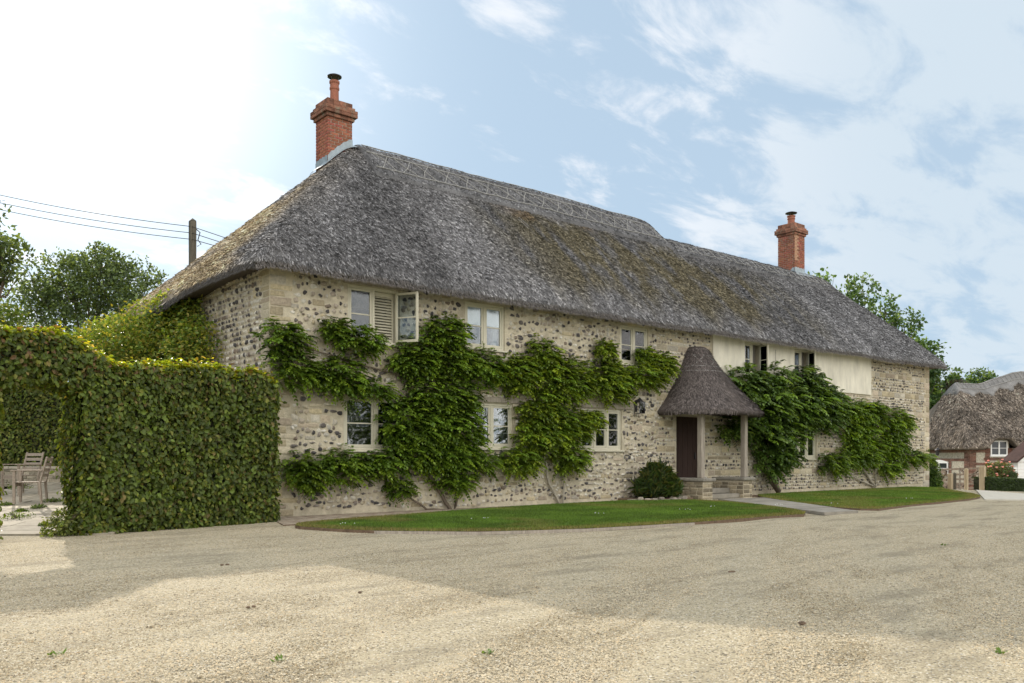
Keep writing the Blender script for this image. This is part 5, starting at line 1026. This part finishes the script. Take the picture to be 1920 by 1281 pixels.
per = np.array([i for i in range(nx)] + [j * nx + nx - 1 for j in range(1, ny)] + [(ny - 1) * nx + i for i in range(nx - 2, -1, -1)] + [j * nx for j in range(ny - 2, 0, -1)]); PV = V[per]
lift = .58 * np.exp(-((PV[:, 0] - 1.86) / .85) ** 4) * (PV[:, 1] < 0); r1 = np.stack([np.clip(PV[:, 0], -.34, CL + .34), np.clip(PV[:, 1], -.34, CW + .34), EH - .1 + lift], 1); r2 = np.stack([np.clip(PV[:, 0], .1, CL - .1), np.clip(PV[:, 1], .1, CW - .1), EH + .01 + lift * .9], 1)
b0 = len(V); m = len(per); V = np.concatenate([V, r1, r2]); Cc = np.concatenate([Cc, np.tile([[.09, .08, .07]], (2 * m, 1))]); i = np.arange(m); j = (i + 1) % m; F = np.concatenate([F, np.stack([per[j], per[i], b0 + i, b0 + j], 1), np.stack([b0 + j, b0 + i, b0 + m + i, b0 + m + j], 1)])
def tocot(V): A = np.array(CM)[:3, :3]; return V @ A.T + np.array(CM)[:3, 3]
croof = link('thatched_roof', npmesh(tocot(V), F, Cc), M['thatch'], cot, smooth=True)
n = 42000; x = rng.uniform(-.38, 7, n); y = rng.uniform(-.38, 3.4, n); V, F, C = straws(x, y, Hc, ccol, (.08, .20), .026, .3, .015); link('straw', npmesh(tocot(V), F, C), M['straw'], croof, 'stuff')
# scalloped ridge
xs_ = np.arange(1.0, CL - 1., .06); us = np.linspace(-1, 1, 21); X, Uu = np.meshgrid(xs_, us); sc = .52 + .15 * np.abs(np.sin(X * 2.4)) + .12 * (np.abs(((X * .76) % 1) - .5) < .12); Y = CW / 2 + Uu * sc; Z = Hc(X, Y) + .14; V = np.stack([X.ravel(), Y.ravel(), Z.ravel()], 1); nx = len(xs_); ny = len(us)
i = (np.arange(ny - 1)[:, None] * nx + np.arange(nx - 1)[None]).ravel(); F = np.stack([i, i + 1, i + nx + 1, i + nx], 1); per = np.array([i for i in range(nx)] + [j * nx + nx - 1 for j in range(1, ny)] + [(ny - 1) * nx + i for i in range(nx - 2, -1, -1)] + [j * nx for j in range(ny - 2, 0, -1)]); lo = V[per].copy(); lo[:, 2] -= .2; b = len(V); m = len(per); i = np.arange(m); j = (i + 1) % m; V = np.concatenate([V, lo]); F = np.concatenate([F, np.stack([per[j], per[i], b + i, b + j], 1)])
crg = link('ridge_cap', npmesh(tocot(V), F, np.array([.21, .205, .20]) * (.6 + .8 * vn(V, 3., 26)[:, None])), M['thatch'], cot, smooth=True); mb = MB(); mb2 = MB()
for yy in (CW / 2 - .42, CW / 2 - .12): mb.tube([CM @ Vector((a, yy, float(Hc(np.array([a]), np.array([yy]))[0]) + .17)) for a in np.arange(1.05, 9, .3)], .02, 4)
a = 1.1
while a < 8: mb.tube([CM @ Vector((a, q_, float(Hc(np.array([a]), np.array([q_]))[0]) + .17)) for q_ in (CW / 2 - .42, CW / 2 - .27, CW / 2 - .12)], .018, 4); a += .3
mb.build('hazel_rods', M['rod'], crg)
# white boarded porch of the cottage
po = at_d(1908, 905, 41.5); pg = float(gz(po.x, po.y)); PM = Matrix(((ex.x, ey.x, 0, po.x), (ex.y, ey.y, 0, po.y), (0, 0, 1, pg), (0, 0, 0, 1))); cp_ = bpy.data.objects.new('porch', None); COL.objects.link(cp_); cp_.parent = cot; cp_.matrix_parent_inverse = Matrix.Translation(-cot.location)
cp_['_w'] = (0., 0., 0.)
z = 0.
while z < 1.52: MB().box(0, .75, -.0 - .012, .03, z, z + .16, PM @ Matrix.Rotation(0, 4, 'X')).build('weatherboard', M['white'], cp_); MB().box(-.012, .0, .03, .85, z, z + .16, PM).build('weatherboard', M['white'], cp_); z += .168
MB().box(.76, .86, -.03, .06, 0, 1.75, PM).build('door_post', M['white'], cp_); MB().box(.86, 1.8, .1, .14, 0, 1.9, PM).build('door', mat_dark, cp_); MB().box(1.8, 1.9, -.03, .06, 0, 1.75, PM).build('door_post', M['white'], cp_)
rf = MB().add([PM @ Vector(p) for p in ((-.15, -.15, 1.5), (1.32, -.15, 2.55), (2.8, -.15, 1.5), (-.15, .9, 1.5), (1.32, .9, 2.55), (2.8, .9, 1.5), (-.15, -.15, 1.6), (1.32, -.15, 2.67), (2.8, -.15, 1.6), (-.15, .9, 1.6), (1.32, .9, 2.67), (2.8, .9, 1.6))], [(6, 7, 10, 9), (7, 8, 11, 10), (0, 1, 7, 6), (1, 2, 8, 7), (0, 3, 4, 1), (1, 4, 5, 2), (0, 6, 9, 3), (2, 5, 11, 8)]); rf.build('tiled_roof', M['tile'], cp_)
gb = MB().add([PM @ Vector(p) for p in ((-.05, -.05, 1.55), (2.65, -.05, 1.55), (1.32, -.05, 2.45))], [(0, 1, 2)]); gb.build('gable_board', M['white'], cp_)
# cottage lantern
lp_ = at_d(1758, 846, 48.5); la = thing('wall_lantern', tuple(lp_), 'small black lantern on the sunlit end wall of the cottage', 'lantern'); mb = MB(); mb.lathe(lp_ + Vector((0, 0, .0)), [(.06, -.25), (.12, 0), (.02, .02)], 6).lathe(lp_ + Vector((0, 0, .05)), [(.15, 0), (.13, .06), (.02, .15)], 6); mb.tube([lp_ + Vector((0, 0, .15)), lp_ + Vector((.2, .1, .2))], .02, 5); mb.build('frame', M['darkmetal'], la)
# ------------------------------------------------------------------ gate, posts
def P3(px, D): q = at_d(px, 858, D); q.z = float(gz(q.x, q.y)); return q
g0 = P3(1837, 38.); g1 = P3(1766, 41.5)
def post(p, w, h, mt, label): 
    mb = MB(); mb.box(p.x - w / 2, p.x + w / 2, p.y - w / 2, p.y + w / 2, p.z - .1, p.z + h - .03, b=.02).box(p.x - w / 2 + .03, p.x + w / 2 - .03, p.y - w / 2 + .03, p.y + w / 2 - .03, p.z + h - .03, p.z + h, b=.01); tag(mb.build('gate_post', mt), label, 'post', 'gate posts by the cottage')
post(P3(1842.5, 37.8), .22, 1.15, M['newoak'], 'thick pale oak post at the right end of the gate, beside the box hedge')
post(P3(1812, 36.5), .13, .98, M['newoak'], 'slim pale oak post in front of the gate bars')
post(P3(1782, 38.5), .18, .8, M['newoak'], 'short oak post between the two halves of the gate')
post(P3(1790, 39), .12, .85, M['pole'], 'short dark post right behind the short oak post')
gt = thing('field_gate', tuple(g0), 'wooden five-bar gate standing closed before the cottage', 'gate')
def bar(a, za, b, zb, t_=.06, h=.09, name='bar', mt=None):
    p = Vector((a.x, a.y, a.z + za)); q = Vector((b.x, b.y, b.z + zb)); d = (q - p); n_ = Vector((d.y, -d.x, 0)).normalized() * t_ / 2; up = Vector((0, 0, h)); v = [p - n_, p + n_, q + n_, q - n_]; v = v + [k + up for k in v]
    MB().add(v, [(0, 3, 2, 1), (4, 5, 6, 7), (0, 1, 5, 4), (1, 2, 6, 5), (2, 3, 7, 6), (3, 0, 4, 7)]).build(name, mt or M['gatewood'], gt)
for zz_ in (.12, .32, .52, .74, 1.0): bar(g0, zz_, g1, zz_)
bar(g0, 1.0, g0.lerp(g1, .48), .12, name='brace'); bar(g1, 1.0, g1.lerp(g0, .5), .12, name='brace'); bar(g0, .12, g0.lerp(g1, .5), 1.0, name='brace')
for s_ in (0.01, .5, .99): q_ = g0.lerp(g1, s_); MB().box(q_.x - .04, q_.x + .04, q_.y - .03, q_.y + .03, q_.z + .08, q_.z + 1.1).build('stile', M['oak'], gt)
g2 = P3(1775, 37.5); g3 = P3(1752, 39.5); hg = thing('small_gate', tuple(g2), 'small cross-braced wooden gate left of the oak posts', 'gate'); gt = hg
for zz_ in (.1, .4, .78): bar(g2, zz_, g3, zz_)
bar(g2, .1, g3, .78, name='brace'); bar(g2, .78, g3, .1, name='brace')
# pale lane in front of the cottage, box hedge, rose
slab_poly('lane', [tuple(p[:2]) for p in (on_z(1846, 938), at_d(1830, 922, 31), P3(1795, 38), P3(1750, 44), P3(1800, 46), P3(1850, 41), P3(1925, 36.8), P3(2100, 30), on_z(2100, 942))], -.02, .03, M['path'], M['path'])
q0 = P3(1849, 37.6); q1 = P3(1921, 38.4); bv = (q1 - q0).normalized(); bn = Vector((bv.y, -bv.x, 0)); bn = bn if bn.y < 0 else -bn; bh = thing('box_hedge', tuple(q0.lerp(q1, .5)), 'low dark clipped box hedge right of the gate post', 'hedge'); BL = (q1 - q0).length
n = 9000; u = rng.uniform(0, BL, n); z = rng.uniform(0, .62, n); tp = rng.random(n) < .35; w = np.where(tp, rng.uniform(0, .7, n), 0.); z = np.where(tp, .62, z); P = np.array(q0)[None] + np.array(bv)[None] * u[:, None] - np.array(bn)[None] * w[:, None]; P[:, 2] = P[:, 2] + z; P += rng.normal(0, .018, (n, 3)); Nn = np.where(tp[:, None], np.array([0, 0, 1.]), np.array(bn)[None]); V, F, C = kites(P, unit(Nn + rng.normal(0, .6, (n, 3))), rng.uniform(.05, .08, n), np.array([.028, .05, .012]) * rng.uniform(.5, 1.6, (n, 1)), .7); link('foliage', npmesh(V, F, C), M['leaf'], bh, 'stuff')
BM = Matrix(((bv.x, -bn.x, 0, q0.x), (bv.y, -bn.y, 0, q0.y), (0, 0, 1, q0.z - .1), (0, 0, 0, 1))); MB().box(.03, BL - .03, .03, .67, 0, .68, BM).build('dark_twig_core', M['core'], bh)  # dark filler painted as the shade within the box leaves
rb = P3(1873, 40.5); rbt = bush('rose_bush', tuple(rb + Vector((0, 0, .75))), (1.0, .7, .75), 3200, np.array([[.07, .12, .03], [.10, .13, .04], [.10, .06, .03]]), 'pink flowering rose bush behind the box hedge', 'rose bush', (.07, .12), .6, 6)
for k in range(34):
    a = random.uniform(0, 6.28); r_ = random.uniform(.6, 1.02); q_ = rb + Vector((math.cos(a) * r_, math.sin(a) * r_ * .7 - .15, .8 + random.uniform(.0, .75))); MB().lathe(q_, [(.02, 0), (.05, .02), (.048, .05), (.015, .065)], 7).build('bloom', M['petal'], rbt)
MB().tube([rb, rb + Vector((0, 0, .8))], .04, 6).build('trunk', M['bark'], rbt)
tb = P3(1899, 39.5); tbt = thing('topiary_ball', tuple(tb), 'small clipped topiary ball by the white porch', 'shrub'); n = 900; g_ = unit(rng.normal(0, 1, (n, 3))); V, F, C = kites(np.array(tb + Vector((0, 0, .80))) + g_ * .19, unit(g_ + rng.normal(0, .4, (n, 3))), rng.uniform(.04, .07, n), np.array([.035, .06, .015]) * rng.uniform(.5, 1.5, (n, 1))); link('foliage', npmesh(V, F, C), M['leaf'], tbt, 'stuff'); MB().tube([tb, tb + Vector((0, 0, .8))], .02, 5).build('stem', M['bark'], tbt)
